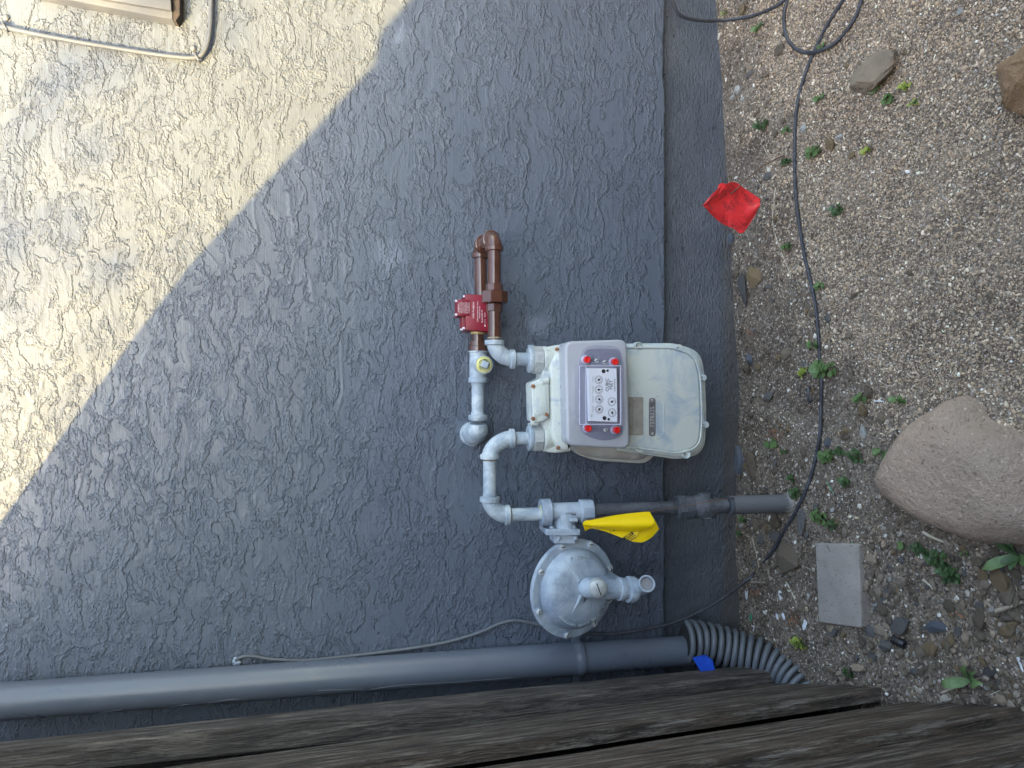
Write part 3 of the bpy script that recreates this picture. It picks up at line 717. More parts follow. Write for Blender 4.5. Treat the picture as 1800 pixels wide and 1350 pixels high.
tb = B(); tr, tu = V((1, 0, 0)), V((0, 0, 1))
rows = ['WARNING', 'This valve must be', 'installed by a licensed', 'contractor. Test all', 'joints for leaks after', 'earthquake. Reset the', 'valve per instructions', 'Do not tamper with', 'or remove this valve.']
for i, s_ in enumerate(rows): text(tb, s_, .0027 if i else .0034, W(806.0+i*2.35, 541, .0989), tr, tu, .0001, bold=.006)
for px, s_, sz, py in ((832, 'Little Firefighter', .0052, 545), (839.5, 'California Seismic Gas Valve', .0037, 548), (843, 'Earthquake Actuated', .003, 549), (847.5, 'Model AGV-75', .0042, 556), (852.5, 'FLOW', .0034, 553)):
    text(tb, s_, sz, W(px, py, .0985), tr, tu, .0001, bold=.004)
a0 = W(852.5, 572, .0986); a1 = W(852.5, 561, .0986); tb.box((a0+a1)/2, (a1-a0)/2, (0, .0001, 0), (0, 0, .0003))
tb.add([a0+V((-.003, 0, 0)), a0+V((0, 0, .002)), a0+V((0, 0, -.002))], [(0, 1, 2)])
obj('lettering', tb, m_wht, sv, 0)

# ------------------------------------------------------------------ gas meter
gm = thing('gas_meter', 'cream painted gas meter with grey index cover and four red plugs', 'gas meter', W(1085, 700, .10))
b_ = B(); out = roundp([(1090, 606), (1182, 605), (1228, 618), (1238, 655), (1241, 745), (1236, 795), (1192, 805), (1090, 789)], [4, 10, 26, 26, 30, 34, 12, 4], 6)
b_.prism(out, .060, .158, .006, 4); obj('lower_case', b_, m_meter, gm)
b_ = B(); out2 = roundp([(1090, 611), (1180, 611), (1220, 623), (1231, 658), (1234, 745), (1229, 787), (1190, 797), (1090, 783)], [4, 10, 26, 26, 30, 32, 12, 4], 6)
b_.prism(out2, .150, .166, .007, 4); obj('front_pan', b_, m_meter, gm)
b_ = B(); b_.prism(roundp([(1085, 604), (1184, 603), (1230, 616), (1240, 655), (1243, 745), (1238, 798), (1192, 808), (1085, 792)], [4, 10, 26, 26, 30, 34, 12, 4], 6), .138, .146, .003, 3); obj('flange', b_, m_meter, gm)
b_ = B(); b_.prism(roundp([(1000, 640), (1060, 620), (1120, 620), (1160, 640), (1165, 760), (1140, 812), (1040, 806), (1006, 790)], [20, 20, 20, 30, 30, 22, 26, 20], 6), .020, .085, .018, 5); obj('rear_pan', b_, m_pan, gm, label='rounded beige rear pan bulging out beneath the meter')
b_ = B(); b_.prism(roundp([(998, 640), (1060, 618), (1120, 618), (1162, 640), (1168, 760), (1144, 816), (1044, 810), (1002, 794)], [20, 20, 20, 30, 30, 22, 26, 20], 6), .058, .066, .003, 3); obj('rear_flange', b_, m_pan, gm)
bead = [W(x, y, .166) for x, y in out2[2:-1]]; b_ = B(); b_.tube(bead, .0019, 8); obj('rim_bead', b_, m_meter, gm)
# head
b_ = B(); hd = roundp([(933, 673), (953, 664), (957, 611), (978, 606), (1005, 605), (1005, 793), (976, 797), (957, 794), (955, 747), (935, 742)], [4, 6, 6, 10, 2, 2, 10, 8, 6, 4], 5)
b_.prism(hd, .108, .158, .0035, 3); obj('head', b_, m_meterdirt, gm)
b_ = B(); b_.prism(rr(953, 618, 1000, 786, 8), .095, .152, .003, 2); obj('head_core', b_, m_meterdirt, gm)
b_ = B(); b_.prism(roundp([(966, 640), (985, 609), (1005, 607), (1005, 792), (984, 794), (969, 770)], [6, 12, 2, 2, 12, 10], 5), .150, .170, .008, 3); obj('head_shoulder', b_, m_meterdirt, gm)
b_ = B(); b_.prism(roundp([(934, 674), (966, 670), (967, 733), (958, 741), (938, 744)], [4, 4, 5, 6, 4], 4), .150, .170, .004, 3); obj('access_plate', b_, m_meterdirt, gm)
b_ = B(); b_.prism(roundp([(940, 683), (961, 680), (962, 722), (954, 729), (941, 731)], [5, 5, 8, 8, 5], 4), .169, .1725, .002, 2); obj('plate_boss', b_, m_meterdirt, gm)
b_ = B(); q = W(952, 669, .166); b_.lathe(q, (0, 0, -1), [(0, .006), (0, .0085), (.013, .0085), (.014, .007)], 18); obj('seal_boss', b_, m_meterdirt, gm)
b_ = B(); q = W(933, 744, .160); b_.lathe(q, (0, 0, -1), [(0, .005), (.001, .006), (.014, .006)], 16); obj('seal_boss', b_, m_meterdirt, gm)
for px, py, w_ in ((937, 679, .170), (937, 736, .170), (961, 729, .170), (979, 614, .170), (981, 787, .168)):
    screw(gm, W(px, py, w_), IW, .0042, m_rust, random.random()*3, .7)
b_ = B(); q = W(988, 655, .1705); b_.prism(rr(985.5, 650, 990.5, 661, 2.4), .168, .1708, .0004, 1); obj('slot_hole', b_, m_dark, gm)
# neck webs and swivel nuts
for yc, mt in ((633, m_steel), (770, m_steel)):
    zz = W(936, yc, WF).z; x0 = W(936, yc, WF).x; pz = lambda px: V((x0, -WF, W(px, yc, WF).z))
    b_ = B(); b_.lathe(pz(927), (0, 0, -1), [(0, .015), (.001, .0245), (.003, .026), (.009, .026), (.011, .023)], 32); obj('swivel_collar', b_, m_galv, gm)
    b_ = B(); hexnut(b_, pz(935.5), (0, 0, -1), .0205, .0285, 8, .2); obj('swivel_nut', b_, m_steel, gm, 25)
    b_ = B(); b_.lathe(pz(953), (0, 0, -1), [(0, .026), (.002, .0285), (.006, .0285), (.014, .026), (.03, .022)], 32); obj('spud', b_, m_meterdirt, gm)
    for q in (W(933, yc-23, WF), ):
        b_ = B(); b_.box(q, (.004, 0, 0), (0, .006, 0), (0, 0, .005)); obj('lug', b_, m_galv, gm)
# face screws
for px, py, r, mt in ((1118, 609, .0088, m_meter), (1201, 797, .0098, m_meter)):
    b_ = B(); b_.lathe(W(px, py, .150), IW, [(0, r), (.016, r), (.0175, r*.85), (.012, r*.6)], 22); obj('boss', b_, mt, gm)
    screw(gm, W(px, py, .163), IW, r*.55, m_steel, random.random()*3)
for px, py in ((1189, 612), (1231, 664), (1235, 746), (1122, 789)):
    b_ = B(); b_.lathe(W(px, py, .145), IW, [(0, .0075), (.015, .0072), (.017, .0062)], 20); obj('boss', b_, m_meter, gm)
    screw(gm, W(px, py, .1615), IW, .0050, m_meter, random.random()*3)
# nameplates
b_ = B(); outr = roundp([(1095, 694), (1160, 696), (1166, 704), (1168, 762), (1160, 770), (1095, 768)], [0, 6, 6, 8, 8, 0], 4)
n_ = len(outr); o3 = [W(x, y, .1655) for x, y in outr]; b_.tube(o3[1:-1], .0016, 8); obj('plate_border', b_, m_meter, gm)
pl = B(); pl.prism(rr(1100, 698, 1131, 765, 3), .1655, .1672, .0004, 1); p1 = obj('nameplate', pl, m_plate1, gm, label='worn brown grey nameplate')
pl = B(); pl.prism(rr(1141, 699.5, 1152.5, 767, 5), .1655, .1674, .0005, 1); p2 = obj('nameplate', pl, m_plate2, gm, label='dark embossed number plate')
for px, py in ((1115, 702), (1115.5, 761)): screw(gm, W(px, py, .1672), IW, .0021, m_steel, 1)
for px, py in ((1146.3, 704), (1147, 762.5)): screw(gm, W(px, py, .1674), IW, .0030, m_steel, 1)
tb = B(); text(tb, '7378325', .0125, W(1147, 733, .1677), tr, tu, .0004, bold=.004); obj('lettering', tb, m_steel, p2, 0)
tb = B(); text(tb, 'MAX WORKING PRESSURE 5 PSI', .0036, W(1115, 731, .1674), tr, tu, .0002); text(tb, 'AMERICAN METER', .0046, W(1109, 731, .1674), tr, tu, .0002); obj('lettering', tb, m_steel, p1, 0)
# index cover
WC = .212
b_ = B(); cov = roundp([(992, 600), (1103, 596), (1108, 790), (996, 784)], [16, 16, 16, 16], 7); b_.prism(cov, .150, WC, .0065, 5)
cvr = obj('index_cover', b_, m_lav, gm)
b_ = B(); b_.prism(roundp([(1017, 636), (1024, 613), (1040, 607), (1076, 607), (1091, 613), (1097, 640), (1098, 752), (1094, 766), (1080, 772), (1062, 775), (1040, 771), (1022, 760), (1018, 748)], [4, 10, 8, 8, 10, 4, 4, 6, 8, 8, 8, 8, 4], 4), WC-.004, WC+.0012, .0006, 1)
obj('cover_face', b_, m_dish, gm)
b_ = B(); b_.prism([(1033.5, 647), (1084, 647.5), (1085.5, 742), (1036, 740)], WC+.0012, WC+.012, .0006, 1); plate = obj('dial_plate', b_, m_white, gm)
WP = WC+.0123
db = B(); tb = B()
def disc(b2, px, py, r, w_=WP): b2.lathe(W(px, py, w_-.0002), IW, [(0, r), (.0004, r), (.0005, r*.8)], 20)
holes = B()
for px, py, r in ((1061, 652.5, .0040), (1068, 651.6, .0025), (1062.5, 735, .0040), (1070, 737, .0026)): disc(holes, px, py, r)
obj('hole', holes, m_ink, plate)
for k, (px, py, big, ang) in enumerate(((1052.5, 667.5, 1, 40), (1052.5, 685, 1, 10), (1053.3, 702, 1, -40), (1053.3, 719.5, 1, -125), (1075.5, 706, 0, 20), (1076, 725.5, 0, -80))):
    R_ = .0078; ctr = W(px, py, WP); dd_ = B()
    n = 40; rin, rout = R_*.96, R_*1.03
    ra = [[ctr + (IR*math.cos(2*PI*i/n)+IU*math.sin(2*PI*i/n))*q + IW*.0002 for i in range(n)] for q in (rin, rout)]
    dd_.rings(ra, False, False)
    for q in range(10 if big else 20):
        a_ = 2*PI*q/(10 if big else 20); dv = IR*math.cos(a_)+IU*math.sin(a_); pv = IR*-math.sin(a_)+IU*math.cos(a_)
        if big: text(dd_, str(q), .0030, ctr+dv*R_*.74+IW*.0002, tr, tu, .0001, bold=.01)
        else: dd_.box(ctr+dv*R_*.86+IW*.0002, dv*R_*.08, pv*.00015, IW*.0001)
    dl = obj('dial', dd_, m_ink, plate, 0)
for k, (px, py, big, ang) in enumerate(((1052.5, 667.5, 1, 40), (1052.5, 685, 1, 5), (1053.3, 702, 1, -42), (1053.3, 719.5, 1, -130), (1075.5, 706, 0, 22), (1076, 725.5, 0, -78))):
    a_ = math.radians(ang); dv = IR*math.cos(a_)+IU*math.sin(a_); pv = IR*-math.sin(a_)+IU*math.cos(a_); c = W(px, py, WP)+IW*.0012
    pb = B(); pb.lathe(c-IW*.0012, IW, [(0, .0021), (.0016, .0021)], 14)
    pb.rings([[c-dv*.003+pv*.0009, c+dv*.0062+pv*.0002, c+dv*.0062-pv*.0002, c-dv*.003-pv*.0009], [c-dv*.003+pv*.0009+IW*.0005, c+dv*.0062+pv*.0002+IW*.0005, c+dv*.0062-pv*.0002+IW*.0005, c-dv*.003-pv*.0009+IW*.0005]])
    obj('pointer', pb, m_ink, plate)
tb = B(); text(tb, 'CUBIC', .0088, W(1067.5, 676.5, WP), tr, tu, .0002); text(tb, 'FEET', .0088, W(1074.3, 676.5, WP), tr, tu, .0002)
text(tb, 'CLASS MTR 250', .0037, W(1080.5, 677, WP), tr, tu, .0002)
text(tb, 'MTR', .0028, W(1040.5, 731, WP), tr, tu, .0002); 
for py_, s_ in ((667, '1 MILLION'), (685, '100 THOUSAND'), (702, '10 THOUSAND'), (719.5, '1 THOUSAND')): text(tb, s_, .0021, W(1042.5, py_, WP), tr, tu, .0001)
for py_, s_ in ((706, '2 FT'), (726, '1/2 FT')): text(tb, s_, .0021, W(1083, py_, WP), tr, tu, .0001)
obj('lettering', tb, m_ink, plate, 0)
# clear window: a shell with rim
wb_ = B(); WG = WC+.028
wout = rr(1017, 641, 1093, 748, 4); b_ = B()
o1 = [W(x, y, WG) for x, y in wout]; base_ = [V((p.x, -WC-.001, p.z)) for p in o1]
def sc_pts(pts, s_):
    c = sum(pts, V())/len(pts); return [c+(p-c)*s_ for p in pts]
b_.rings([base_, o1, [p for p in sc_pts(o1, .985)]], False, True)
win = obj('clear_window', b_, m_glass, gm, 25)
for (e0, e1) in (((1019, 643), (1091, 643)), ((1091, 643), (1091, 746)), ((1091, 746), (1019, 746)), ((1019, 746), (1019, 643)), ((1030, 643), (1030, 746))):
    eb = B(); eb.tube([W(*e0, WG-.001), W(*e1, WG-.001)], .0009, 6); obj('rim', eb, m_rim, win)
b_ = B(); b_.prism(roundp([(1021, 639), (1028, 613), (1090, 613), (1094, 640)], [3, 14, 12, 3], 5), WC+.0012, WC+.004, .001, 2); obj('window_tab', b_, m_glass, gm)
b_ = B(); b_.prism(roundp([(1021, 749), (1096, 749), (1091, 768), (1060, 775), (1030, 766)], [3, 3, 10, 12, 12], 5), WC+.0012, WC+.004, .001, 2); obj('window_tab', b_, m_glass, gm)
for px, py in ((1032.5, 632), (1081.5, 636), (1034.5, 753), (1084.5, 756)):
    WPl = WC+.013; top = W(px, py, WPl)
    b_ = B(); b_.lathe(V((top.x, -WC-.001, top.z)), IW, [(0, .0085), (.004, .0080), (.010, .0074), (.0115, .0068)], 22); pgb = obj('plug_socket', b_, m_glass, gm)
    b_ = B(); b_.lathe(V((top.x, -WC-.002, top.z)), IW, [(0, .0062), (.0105, .0062), (.0120, .0066), (.0132, .0056), (.0124, .0012)], 24); obj('plug', b_, m_red, gm)
    b_ = B(); b_.lathe(V((top.x, -WC-.0012, top.z)), IW, [(0, .0090), (.002, .0087), (.0025, .008)], 22); obj('plug_seat', b_, m_rim, gm)
for px, py in ((1049, 634), (1063, 637), (1065, 756)): screw(gm, W(px, py, WC+.0045), IW, .0042, m_steel, random.random()*3)

# ------------------------------------------------------------------ regulator
rg_ = thing('gas_regulator', 'round chalky grey gas pressure regulator with a slotted cap and vent', 'regulator', W(1012, 1034, .13))
TL = math.radians(19); rn = V((0, -math.cos(TL), -math.sin(TL))); rx = V((0, math.sin(TL), -math.cos(TL))); ru = V((1, 0, 0))
RC = W(1010, 1034, .128); RR = .1015
def rq(a, b2, h): return RC + rx*a + ru*b2 + rn*h
b_ = B(); b_.lathe(RC, rn, [(-.040, .02), (-.036, .06), (-.022, .085), (-.012, .09), (-.012, RR-.002), (-.010, RR), (-.0045, RR), (-.0035, RR-.0015)], 72); obj('rear_case', b_, m_cast, rg_)
def dome(r): 
    return float(np.interp(r/RR, [0, .3, .55, .66, .73, .78, .805, .825, 1], [.034, .0335, .031, .0275, .022, .0145, .006, .0, .0]))
b_ = B(); prof = [(-.0035, RR-.002), (-.003, RR), (-.0008, RR), (0, RR-.001)] + [(dome(r*RR), r*RR) for r in (.95, .835, .825, .815, .805, .79, .78, .755, .73, .70, .66, .61, .55, .45, .3, .15, .02)]
b_.lathe(RC, rn, prof, 96); case = obj('front_case', b_, m_cast, rg_, 60)
def on(px, py, h=0):       # point of the case face seen at that pixel
    r = ray(px, py); hh = .02
    for _ in range(5):
        pl0 = RC+rn*hh; t = (pl0-CAM).dot(rn)/r.dot(rn); p = CAM+r*t; d = p-RC; a, b2 = d.dot(rx), d.dot(ru); hh = dome(math.hypot(a, b2))
    return a, b2
for px, py in ((986, 957), (1038, 954), (1077, 995), (1082, 1057), (1050, 1107), (996, 1113), (955, 1071), (950, 1005)):
    a, b2 = on(px, py); q = math.hypot(a, b2); a *= RR*.935/q; b2 *= RR*.935/q
    b_ = B(); b_.lathe(rq(a, b2, 0), rn, [(-.001, .0078), (.0020, .0078), (.0026, .006)], 16); bo = obj('washer', b_, m_cast, rg_)
    screw(rg_, rq(a, b2, .0025), rn, .0056, m_chalk, random.random()*3, .6)
tb = B()
a, b2 = on(1019, 981); 
for i, ch in enumerate('SINGER'): text(tb, ch, .0108, rq(a-.019+i*.0076, b2, dome(math.hypot(a-.019+i*.0076, b2))), rx, ru, .0022, bold=.03)
s_ = 'AMERICAN METER DIVISION'
for i, ch in enumerate(s_):
    th = math.radians(-142 + i*(112/22)); r_ = RR*.665; c_, d_ = math.cos(th), math.sin(th)
    # letters read along the lower arc
    tx = (-d_, c_)
    text(tb, ch, .0074, rq(r_*c_, r_*d_, dome(r_)+.0002), rx*tx[0]+ru*tx[1], -(rx*c_+ru*d_), .0016, bold=.02)
obj('lettering', tb, m_galv, rg_, 0)
tb = B(); text(tb, 'POWER', .0085, rq(-.0835, -.012, .0006), -ru, rx, .0007, bold=.02); obj('lettering', tb, m_cast, rg_, 0)
b_ = B(); c4 = [on(974, 1015), on(998, 1014), on(1001, 1055), on(976, 1057)]
for i in range(4):
    p, q = c4[i], c4[(i+1) % 4]; b_.tube([rq(p[0]+(q[0]-p[0])*t_, p[1]+(q[1]-p[1])*t_, dome(math.hypot(p[0]+(q[0]-p[0])*t_, p[1]+(q[1]-p[1])*t_))+.0002) for t_ in (0, .25, .5, .75, 1)], .0007, 6)
obj('stamped_frame', b_, m_cast, rg_)
for e in (((997, 992), (1018, 1020)), ((1004, 1082), (1022, 1046))):
    p, q = on(*e[0]), on(*e[1]); b_ = B(); n = 8
    b_.tube([rq(p[0]+(q[0]-p[0])*t_/n, p[1]+(q[1]-p[1])*t_/n, dome(math.hypot(p[0]+(q[0]-p[0])*t_/n, p[1]+(q[1]-p[1])*t_/n))-.001) for t_ in range(n+1)], [.0008+.0055*t_/n for t_ in range(n+1)], 8); obj('rib', b_, m_cast, rg_)
# spring barrel and cap
b_ = B()
pA = on(1022, 1033); pB = on(1117, 1036)
ba = rq(pA[0]-.003, pA[1], .012)
barrel = [(-.006, .010), (0, .020), (.010, .0225), (.04, .0225), (.058, .0215)]
S0 = W(1031, 1033, .172); E0 = W(1118, 1036.5, .162); bd = (E0-S0).normalized(); BL = (E0-S0).length
b_.lathe(S0, bd, [(-.014, .008), (-.010, .014), (-.003, .0195), (.006, .0215), (.045, .0215), (.058, .0205), (.075, .0195), (BL, .0195)], 32)
bm_ = (S0+E0)/2; b_.add([S0+V((sx*.017, 0, .006)) for sx in (-1, 1)]+[E0-bd*.018+V((sx*.016, 0, 0)) for sx in (-1, 1)]+[rq(a_, sx*.026, dome(abs(a_))-.002) for a_ in (.0, .086) for sx in (-1, 1)], [(0, 2, 3, 1), (0, 4, 6, 2), (1, 3, 7, 5), (2, 6, 7, 3), (0, 1, 5, 4), (4, 5, 7, 6)])
obj('spring_barrel', b_, m_cast, rg_)
b_ = B(); b_.lathe(S0+bd*(BL-.040), bd, [(0, .0205), (.001, .0232), (.010, .0228), (.011, .0195)], 32); obj('barrel_collar', b_, m_cast, rg_)
b_ = B(); b_.lathe(S0+bd*(BL-.020), bd, [(0, .0205), (.001, .0262), (.008, .0270), (.016, .0262), (.020, .0235), (.021, .018)], 32); obj('barrel_flange', b_, m_cast, rg_)
cn = V((0, -math.cos(math.radians(2)), math.sin(math.radians(4)))).normalized()
cc = W(1050, 1032.5, .189)
b_ = B(); b_.lathe(cc, cn, [(-.004, .0185), (.009, .0180), (.010, .0165), (.0105, .0150), (.0125, .0145), (.0135, .0125)], 32); capo = obj('slotted_cap', b_, m_steel, rg_)
b_ = B(); u_ = (IR*.36 - IU*.93).normalized(); b_.box(cc+cn*.0134, u_*.0128, cn.cross(u_)*.0010, cn*.0005); obj('slot', b_, m_dark, capo)
# vent
v0 = E0-bd*.006
b_ = B(); vk = W(1128, 1033, .158); ve = W(1137, 1026, .196)
vd_ = (ve - vk).normalized()
b_.tube(smoothpath([v0, v0.lerp(vk, .5), vk, vk.lerp(ve, .4), ve], 5), [.0125]*6+[.0150]*6+[.0160]*9, 26, False)
vent = obj('vent_elbow', b_, m_cast, rg_)
b_ = B(); b_.lathe(ve-vd_*.001, vd_, [(0, .0166), (.002, .0172), (.003, .0166), (.003, .0138), (-.012, .0134)], 28, 0, False); obj('vent_rim', b_, m_cast, vent)
mm_, ntm, bm_ = M('vent_mesh'); vv_ = coord(ntm); ck = N(ntm, 'TexChecker', 1, Vector=vv_, Scale=900.0)
put(ntm, bm_, Base_Color=mix(ntm, ck, (.10, .10, .11), (.34, .34, .36)), Roughness=.6)
b_ = B(); b_.lathe(ve-vd_*.0045, vd_, [(0, .0133), (.0006, .0133), (.0008, .012)], 24); obj('vent_screen', b_, mm_, vent)
# neck, flange, body
xb = W(1000, 899, WF).x
def bz(px): return V((xb, -WF, W(px, 899, WF).z))
b_ = B(); b_.tube([bz(960), bz(1028)], .0185, 30); b_.tube([bz(992)+V((0, 0, 0)), bz(992)+V((-.045, .004, 0))], .022, 24); body = obj('body', b_, m_cast, rg_)
b_ = B(); b_.lathe(bz(950), (0, 0, -1), [(0, .0150), (.0, .0262), (.001, .0275), (.019, .0275), (.0205, .0262), (.0205, .018)], 36); obj('inlet_collar', b_, m_cast, rg_)
b_ = B(); b_.lathe(bz(949.5), (0, 0, -1), [(0, .0138), (.0025, .0175)], 24); obj('thread_sealant', b_, m_tape, rg_)
b_ = B(); hexnut(b_, bz(1019), (0, 0, -1), .027, .0245, 8, .39); obj('outlet_hex', b_, m_cast, rg_, 25)
tb = B(); text(tb, '79934', .0088, W(1004, 903, WF+.0187), -IR, -IU, .0007, bold=.01); obj('lettering', tb, m_galvd, rg_, 0)
b_ = B(); b_.prism(rr(960, 931, 1020, 941, 1.5), .108, .165, .001, 1); obj('bolt_flange', b_, m_cast, rg_, 25)
b_ = B(); b_.prism(rr(974, 939, 1012, 956, 3), .110, .150, .002, 1); obj('neck', b_, m_cast, rg_)
for px, py in ((970, 927), (1008, 926), (1012, 945), (982, 945)):
    b_ = B(); b_.lathe(W(px, py-3, .150), (-1, 0, 0), [(0, .0052), (.007, .0052), (.008, .004)], 6); obj('bolt', b_, m_cast, rg_, 25)
b_ = B(); b_.prism(rr(1004, 912, 1016, 917.5, 1), .14, .170, .001, 1); obj('casting_pad', b_, m_cast, rg_, 25)

# ------------------------------------------------------------------ service riser
sp = thing('service_riser', 'dark painted gas riser with a lumpy stop valve entering the soil in a sleeve', 'pipe', G(1375, 887))
p0 = bz(1040); p1 = W(1188, 892, .150)
b_ = B(); b_.tube([p0, p1], .0138, 26); obj('pipe', b_, m_galvd, sp)
d_ = (p1-p0).normalized()
b_ = B()
for k in range(5): b_.lathe(W(1178+k*3.2, 892.3, .149), d_, [(0, .0150), (.0012, .0168), (.0024, .0150)], 24)
obj('threads', b_, m_galvd, sp)
b_ = B(); hexnut(b_, W(1189, 892, .150), d_, .0165, .0262, 8, .2); b_.lathe(W(1201, 892, .151), d_, [(0, .022), (.001, .0245), (.018, .0245), (.02, .02)], 26); obj('union_nut', b_, m_galvd, sp, 25)
vA = W(1216, 891, .153); vB = W(1272, 889, .160); d2 = (vB-vA).normalized()
b_ = B(); b_.lathe(vA, d2, [(-.006, .018), (0, .020), (.008, .024), (.022, .026), (.036, .025), (.048, .019), (.06, .0165), (.075, .015)], 24)
bb = W(1240, 890, .156); b_.tube([bb+V((.020, 0, 0)), bb-V((.022, 0, 0))], .018, 16); b_.v = [p + (p-bb).normalized()*.0035*float(vn(p.x*90+p.z*60, p.y*90+p.z*40, 8)) for p in b_.v]
obj('valve_body', b_, m_casting, sp, 60)
b_ = B(); hexnut(b_, bb+V((.018, 0, 0)), (1, 0, 0), .010, .0155, 8, .2); obj('valve_cap', b_, m_galvd, sp, 25)
b_ = B(); b_.box(bb+V((-.030, 0, -.002)), (.011, 0, 0), (0, .007, 0), (0, 0, .007)); obj('valve_stem', b_, m_galvd, sp, 0)
s0 = W(1282, 888, .163); s1 = G(1385, 885) ; s1 = s1 + (s1-s0).normalized()*.04
m_sleeve, nts, bs = M('chalky_pipe_sleeve'); vv_ = coord(nts)
tcs = nts.nodes.new('ShaderNodeTexCoord'); sps = nts.nodes.new('ShaderNodeSeparateXYZ'); nts.links.new(tcs.outputs['Object'], sps.inputs[0])
low = math_(nts, 'MULTIPLY_ADD', noise(nts, vv_, 60, 5, .8), .05, sps.outputs[2])
put(nts, bs, Base_Color=mix(nts, ramp(nts, low, [(.018, 1), (.034, 0)]), (.125, .13, .14), (.50, .47, .44)), Roughness=.6, Normal=bump(nts, noise(nts, vv_, 200, 4), .001))
b_ = B(); b_.tube([s0, s1], .0195, 30); obj('sleeve', b_, m_sleeve, sp)
b_ = B(); b_.lathe(s0-(s1-s0).normalized()*.002, (s1-s0), [(0, .017), (0.0, .0205), (.004, .0205), (.006, .0195)], 30); obj('sleeve_rim', b_, m_galvd, sp)

# ------------------------------------------------------------------ marker flags
def loft(b_, top, bot, n, mfun, thick=.0006):
    A_ = smoothpath(top, 6); C_ = smoothpath(bot, 6); m2 = max(len(A_), len(C_))
    def rs(P, k): 
        f_ = k/(m2-1)*(len(P)-1); i = min(int(f_), len(P)-2); return P[i].lerp(P[i+1], f_-i)
    g_ = [[rs(A_, k).lerp(rs(C_, k), j/n) + mfun(k/(m2-1), j/n) for j in range(n+1)] for k in range(m2)]
    o_ = len(b_.v)
    for row in g_: b_.v += row
    for k in range(m2-1):
        for j in range(n):
            a = o_+k*(n+1)+j; b_.f.append((a, a+1, a+n+2, a+n+1))
yf = thing('yellow_marker_flag', 'yellow rolled utility marker flag hanging on a rusty wire by the riser', 'flag', W(1090, 920, .18))
b_ = B(); yw = lambda pts, w_: [W(x, y, w_+dw) for x, y, dw in pts]
loft(b_, yw([(1024,921,.004),(1030,915,0),(1060,909,0),(1100,903,0),(1140.5,899,0)], .180),
     yw([(1024.5,922,.004),(1046,928,.004),(1078,932,.006),(1110,935,.010),(1124,935,.010)], .180), 10,
     lambda s_, t_: IW*(.020*math.sin(PI*t_)*(.25+.75*s_)) + IR*(.012*math.sin(PI*t_)*max(0, s_-.7)/.3*1.0))
obj('rolled_film', b_, m_yel, yf, 180)
b_ = B()
loft(b_, yw([(1024,922,0),(1046,921,-.01),(1080,920,-.012),(1115,915,-.012),(1142,900,-.004)], .180),
     yw([(1028,934,.002),(1041,929,0),(1066,935,.002),(1090,944,.008),(1112,952,.014)], .180), 10, lambda s_, t_: IW*(.004*math.sin(PI*t_)))
loft(b_, yw([(1115,915,-.012),(1130,908,-.010),(1142,900,-.004),(1143,902,-.004)], .180),
     yw([(1112,952,.014),(1130,953,.012),(1146,944,.008),(1158.5,930,.004)], .180), 10, lambda s_, t_: IW*(.004*math.sin(PI*t_)))
obj('back_film', b_, m_yel, yf, 180)
tb = B(); td = V((IR*.86+IU*.50)); tup = V((IU*.86-IR*.50))
bx = B(); c0 = W(1104.5, 941.8, .1965); bx.box(c0, td*.0112, tup*.0032, IW*.0003); obj('print_block', bx, m_ink, yf, 0)
text(tb, 'IGRO', .0066, c0+IW*.0006, td, tup, .0002, bold=.02); obj('lettering', tb, m_yel, yf, 0)
tb = B(); text(tb, 'TUBERIA DE GAS', .0031, W(1109, 945.5, .198), td, tup, .0002, bold=.02); text(tb, 'ENTERRADA', .0036, W(1111.5, 948.3, .198), td, tup, .0002, bold=.02)
a = W(1073, 934, .191); tb.box(a, (IR*.35-IU).normalized()*.0022, IR*.0004, IW*.0002)
q = W(1079, 933, .1925); tb.add([q+IU*.002, q-IU*.0015-IR*.002, q+IR*.003-IU*.0002], [(0, 1, 2)])
obj('lettering', tb, m_ink, yf, 0)
b_ = B(); b_.tube(smoothpath([W(1034, 914, .181), W(1100, 904, .180), W(1143, 899, .180), W(1200, 890, .186), W(1280, 876, .20), G(1300, 872)+V((0, -.03, 0))], 5), .0009, 6); obj('wire', b_, m_rustw, yf)

rf = thing('red_marker_flag', 'red plastic utility marker flag with smudged print on a thin bent wire', 'flag', G(1367, 272))
b_ = B(); rw = lambda pts: [W(x, y, .22+dw) for x, y, dw in pts]
loft(b_, rw([(1234,362,.0),(1248,344,.004),(1266,329,.004),(1290,319.5,.006),(1312,333,.0),(1336,351,.0)]),
     rw([(1234.5,363,.0),(1252,378,.0),(1272,392,-.004),(1290,401,-.004),(1306,409,-.006),(1331,372,.0)]), 14,
     lambda s_, t_: IW*(.004*math.sin(7*s_+2*t_)+.003*math.sin(9*t_+3*s_)))
mfl = m_film; mflm, ntf, bf = M('printed_red_film'); vf = coord(ntf)
sm_ = ramp(ntf, noise(ntf, vf, 42, 3, .6), [(.46, 0), (.58, .85)]); st_ = ramp(ntf, noise(ntf, coord(ntf, (700, 60, 700)), 1, 2), [(.45, 0), (.55, 1)])
put(ntf, bf, Base_Color=mix(ntf, math_(ntf, 'MULTIPLY', sm_, st_), (.68, .03, .035), (.07, .015, .02)), Roughness=.38, Normal=bump(ntf, noise(ntf, vf, 60, 3), .002))
obj('film', b_, mflm, rf, 180)
b_ = B(); loft(b_, rw([(1261,334,.005),(1264,324,.007),(1273,321.5,.009)]), rw([(1262,342,.006),(1268,335,.008),(1276,329,.009)]), 4, lambda s_, t_: V()); obj('folded_corner', b_, mfl, rf, 180)
b_ = B(); b_.tube(smoothpath([G(1367, 270)+V((0, 0, -.02)), W(1340, 293, .235), W(1310, 318, .228), W(1284, 342, .222)], 5), .0012, 6); obj('wire', b_, m_rustw, rf)

